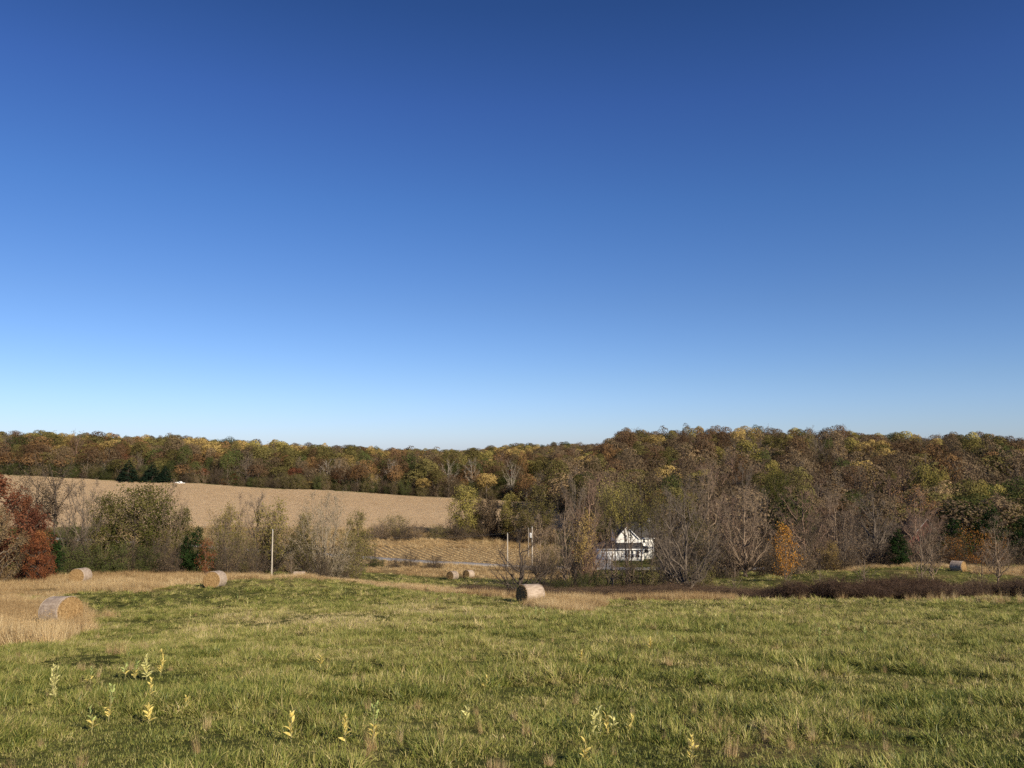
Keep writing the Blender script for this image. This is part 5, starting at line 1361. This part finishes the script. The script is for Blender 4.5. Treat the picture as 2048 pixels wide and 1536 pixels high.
# ------------------------------------------------------------------ milkweed plants in the pasture
M_mw = {'pale': leaf_mat("pale_milkweed_leaf", [(.66,.60,.20), (.78,.73,.30), (.84,.80,.40)], .35, .25), 'yellow': leaf_mat("yellow_milkweed_leaf", [(.66,.46,.10), (.78,.64,.20), (.84,.75,.32)], .35, .25),
        'green': leaf_mat("green_milkweed_leaf", [(.34,.42,.12), (.46,.52,.18), (.60,.62,.26)], .35, .25)}
M_stem = plain_mat("milkweed_stem", (.30, .27, .12), .8, .2)
def leaf_mesh(mat, Ls=1.):
    t = np.array([0, .15, .4, .7, 1.]); w = np.array([.02, .11, .165, .12, 0.])
    V = []
    for a_, b_ in zip(t, w):
        zz = .16*math.sin(a_*2.6); V += [(a_, -b_, zz+.05*b_*5), (a_, 0, zz), (a_, b_, zz+.05*b_*5)]
    Fq = []
    for i in range(4):
        for j in range(2): q = i*3+j; Fq.append((q, q+1, q+4, q+3))
    return smooth(mk_mesh("milkweed_leaf", [(np.array(V)*Ls, np.array(Fq), np.random.RandomState(int(Ls*7)).rand(15), 0)], [mat]))
LM = {k: leaf_mesh(m) for k, m in M_mw.items()}
MW = [  # px, base row, top row, colour, leaf pairs, label
 (108,1402,1344,'pale',18,"bushy pale yellow milkweed, the fullest one near the picture edge"),
 (217,1442,1382,'green',12,"tall milkweed with pale green top and yellowing lower leaves"),
 (293,1358,1324,'pale',12,"dense pale milkweed, middle one of a close group of three"),
 (272,1358,1332,'green',8,"greenish milkweed just left of the dense pale one"),
 (321,1350,1312,'yellow',8,"tall thin yellow milkweed right of the dense pale one"),
 (303,1402,1366,'yellow',6,"orange tinged milkweed below the close group of three"),
 (250,1356,1332,'green',4,"faint small milkweed at the outer side of the group of three"),
 (181,1365,1342,'green',5,"little dull milkweed between the bushy pale one and the group of three"),
 (295,1447,1422,'yellow',7,"short broad yellow milkweed right of the tall green topped one"),
 (371,1424,1402,'yellow',4,"small sparse milkweed standing alone right of the short broad one"),
 (183,1462,1430,'green',5,"dull olive milkweed just left of the tall green topped one"),
 (582,1484,1440,'yellow',7,"cream coloured milkweed standing alone between two wide gaps"),
 (693,1489,1450,'yellow',6,"golden milkweed left of the tall green cream one"),
 (745,1487,1424,'green',10,"tallest cream and green milkweed at the bottom of the pasture"),
 (1189,1476,1440,'pale',6,"yellow milkweed, leftmost of the bright cluster"),
 (1200,1472,1434,'pale',6,"yellow milkweed in the middle of the bright cluster"),
 (1216,1476,1442,'yellow',5,"yellow milkweed at the front of the bright cluster"),
 (1226,1462,1440,'pale',3,"small two leaved milkweed of the bright cluster"),
 (1256,1466,1446,'yellow',3,"single leaved yellow milkweed off to the side of the bright cluster"),
 (1163,1332,1310,'yellow',5,"small yellow milkweed in the middle of the pasture"),
 (969,1378,1362,'yellow',4,"tiny golden milkweed in short grass above the tall cream one"),
 (932,1442,1426,'pale',3,"tiny pale milkweed between the tall cream one and the bright cluster"),
 (1176,1532,1498,'yellow',6,"yellow milkweed cut by the bottom of the picture below the bright cluster"),
 (1382,1526,1490,'yellow',6,"yellow milkweed near the bottom right of the bright cluster"),
 (1301,1302,1284,'yellow',5,"orange tinged small milkweed by the straw tufts"),
 (1350,1294,1278,'green',4,"small green milkweed beside the straw tufts"),
 (1640,1286,1262,'green',7,"arching pale green milkweed alone on the right part of the pasture"),
 (1678,1268,1252,'green',4,"small pale milkweed above the arching one"),
 (1730,1272,1256,'green',4,"small leafy milkweed right of the arching one"),
 (1390,1236,1222,'pale',4,"tiny milkweed at the pasture crest right of the grey tree"),
 (1432,1240,1224,'pale',4,"tiny milkweed just right of another at the pasture crest"),
 (1445,1268,1254,'green',4,"low green milkweed below the two tiny ones of the crest"),
 (1072,1234,1218,'green',5,"tiny milkweed below the nearest round bale"),
 (1087,1235,1220,'green',5,"tiny milkweed below the nearest bale, the one farther from its dark end"),
 (1059,1238,1228,'green',3,"very low milkweed below the nearest bale's dark end"),
 (1206,1243,1230,'green',4,"tiny milkweed at the side of the tan tuft near the bale"),
 (1222,1247,1236,'green',4,"tiny milkweed below the tan tuft near the bale"),
 (495,1212,1198,'pale',5,"tiny pale milkweed alone below the tan strip"),
 (475,1205,1188,'green',4,"tiny green milkweed below the bale with the bright end"),
 (678,1180,1168,'pale',4,"tiny pale milkweed, first of a pair below the willow"),
 (684,1181,1166,'pale',4,"tiny pale milkweed, second of a pair below the willow"),
 (691,1186,1175,'green',3,"tiny milkweed just below the pair under the willow"),
 (780,1186,1173,'yellow',4,"tiny yellow milkweed alone on the middle of the crest"),
 (801,1184,1172,'yellow',4,"tiny yellow milkweed beside another on the crest"),
 (905,1198,1186,'green',4,"tiny milkweed left of the nearest bale"),
 (855,1190,1174,'green',4,"slim green milkweed standing midway along the crest"),
 (642,1334,1318,'yellow',3,"small orange leaf tuft alone in the pasture middle left"),
 (380,1240,1226,'pale',4,"tiny pale milkweed below the bright ended bale"),
]
r = np.random.RandomState(17)
for px, pb, pt, col, pairs, label in MW:
    pairs = int(pairs*1.4+1)
    X, Y = hit(px, pb+3); z = g1(X, Y)
    h = (pb-pt)/F*Y*1.02 + .07
    o_ = empty("milkweed_plant", (X, Y, z), label, "milkweed", "milkweed plants in the pasture", r.uniform(0, 6.28))
    S = np.linspace(0, 1, 5); P = np.zeros((1, 5, 3)); P[0, :, 2] = S*h; P[0, 1:, :2] += np.cumsum(r.normal(size=(4, 2))*.012, 0)
    offs = [(0., 0.)] + ([(.05, .02), (-.045, .03), (.01, -.05)] if pairs >= 20 else ([(.03, .015)] if pairs >= 14 else []))
    for a0, b0 in offs:
        P2 = P.copy(); P2[0, :, 0] += a0*S; P2[0, :, 1] += b0*S
        V, Fq = tubes(P2, .006*(1-.5*S)[None], 5)
        put("stem", mk_mesh("milkweed_stem", [(V, Fq, None, 0)], [M_stem]), o_)
    Ls = (.092 if Y < 14 else .115)*r.uniform(.9, 1.15)
    inst = []
    off = [(0., 0.)] + ([(.05, .02), (-.045, .03), (.01, -.05)] if pairs >= 20 else ([(.03, .015)] if pairs >= 14 else []))
    for i in range(pairs):
        f = .12+.88*(i+.3)/pairs; ox_, oy_ = off[i % len(off)]
        for s_ in (0, 1):
            a_ = i*1.4+s_*math.pi+r.normal()*.25; el = r.uniform(.1, .75)+f*.45
            c_ = LM[col]; cc_ = col
            if col == 'green' and f < .45: c_ = LM['yellow']
            inst.append((c_, f, ox_*f, oy_*f, a_, el, Ls*r.uniform(.7, 1.15)*(1.15-.35*f)))
    if Y < 16:
        for c_, f, ox_, oy_, a_, el, ls in inst:
            l = put("leaf", c_, o_, (float(np.interp(f, S, P[0, :, 0]))+ox_, float(np.interp(f, S, P[0, :, 1]))+oy_, h*f)); l.rotation_euler = (r.normal()*.4, -el, a_); l.scale = (ls,)*3
    else:
        base = np.empty(15*3, np.float32); inst[0][0].vertices.foreach_get("co", base); base = base.reshape(-1, 3)
        fq = np.array([(i*3+j, i*3+j+1, i*3+j+4, i*3+j+3) for i in range(4) for j in range(2)])
        VV, FF = [], []
        for kq, (c_, f, ox_, oy_, a_, el, ls) in enumerate(inst):
            ce, se, ca, sa = math.cos(el), math.sin(el), math.cos(a_), math.sin(a_)
            v = base*ls*1.15; v = np.stack([v[:, 0]*ce-v[:, 2]*se, v[:, 1], v[:, 0]*se+v[:, 2]*ce], 1)
            v = np.stack([v[:, 0]*ca-v[:, 1]*sa, v[:, 0]*sa+v[:, 1]*ca, v[:, 2]+h*f], 1); VV.append(v); FF.append(fq+kq*15)
        put("foliage", mk_mesh("milkweed_foliage", [(np.concatenate(VV), np.concatenate(FF), r.rand(15*len(inst)), 0)], [M_mw[col]]), o_)
print("done", round(time.time()-T0, 1), len(bpy.data.objects))
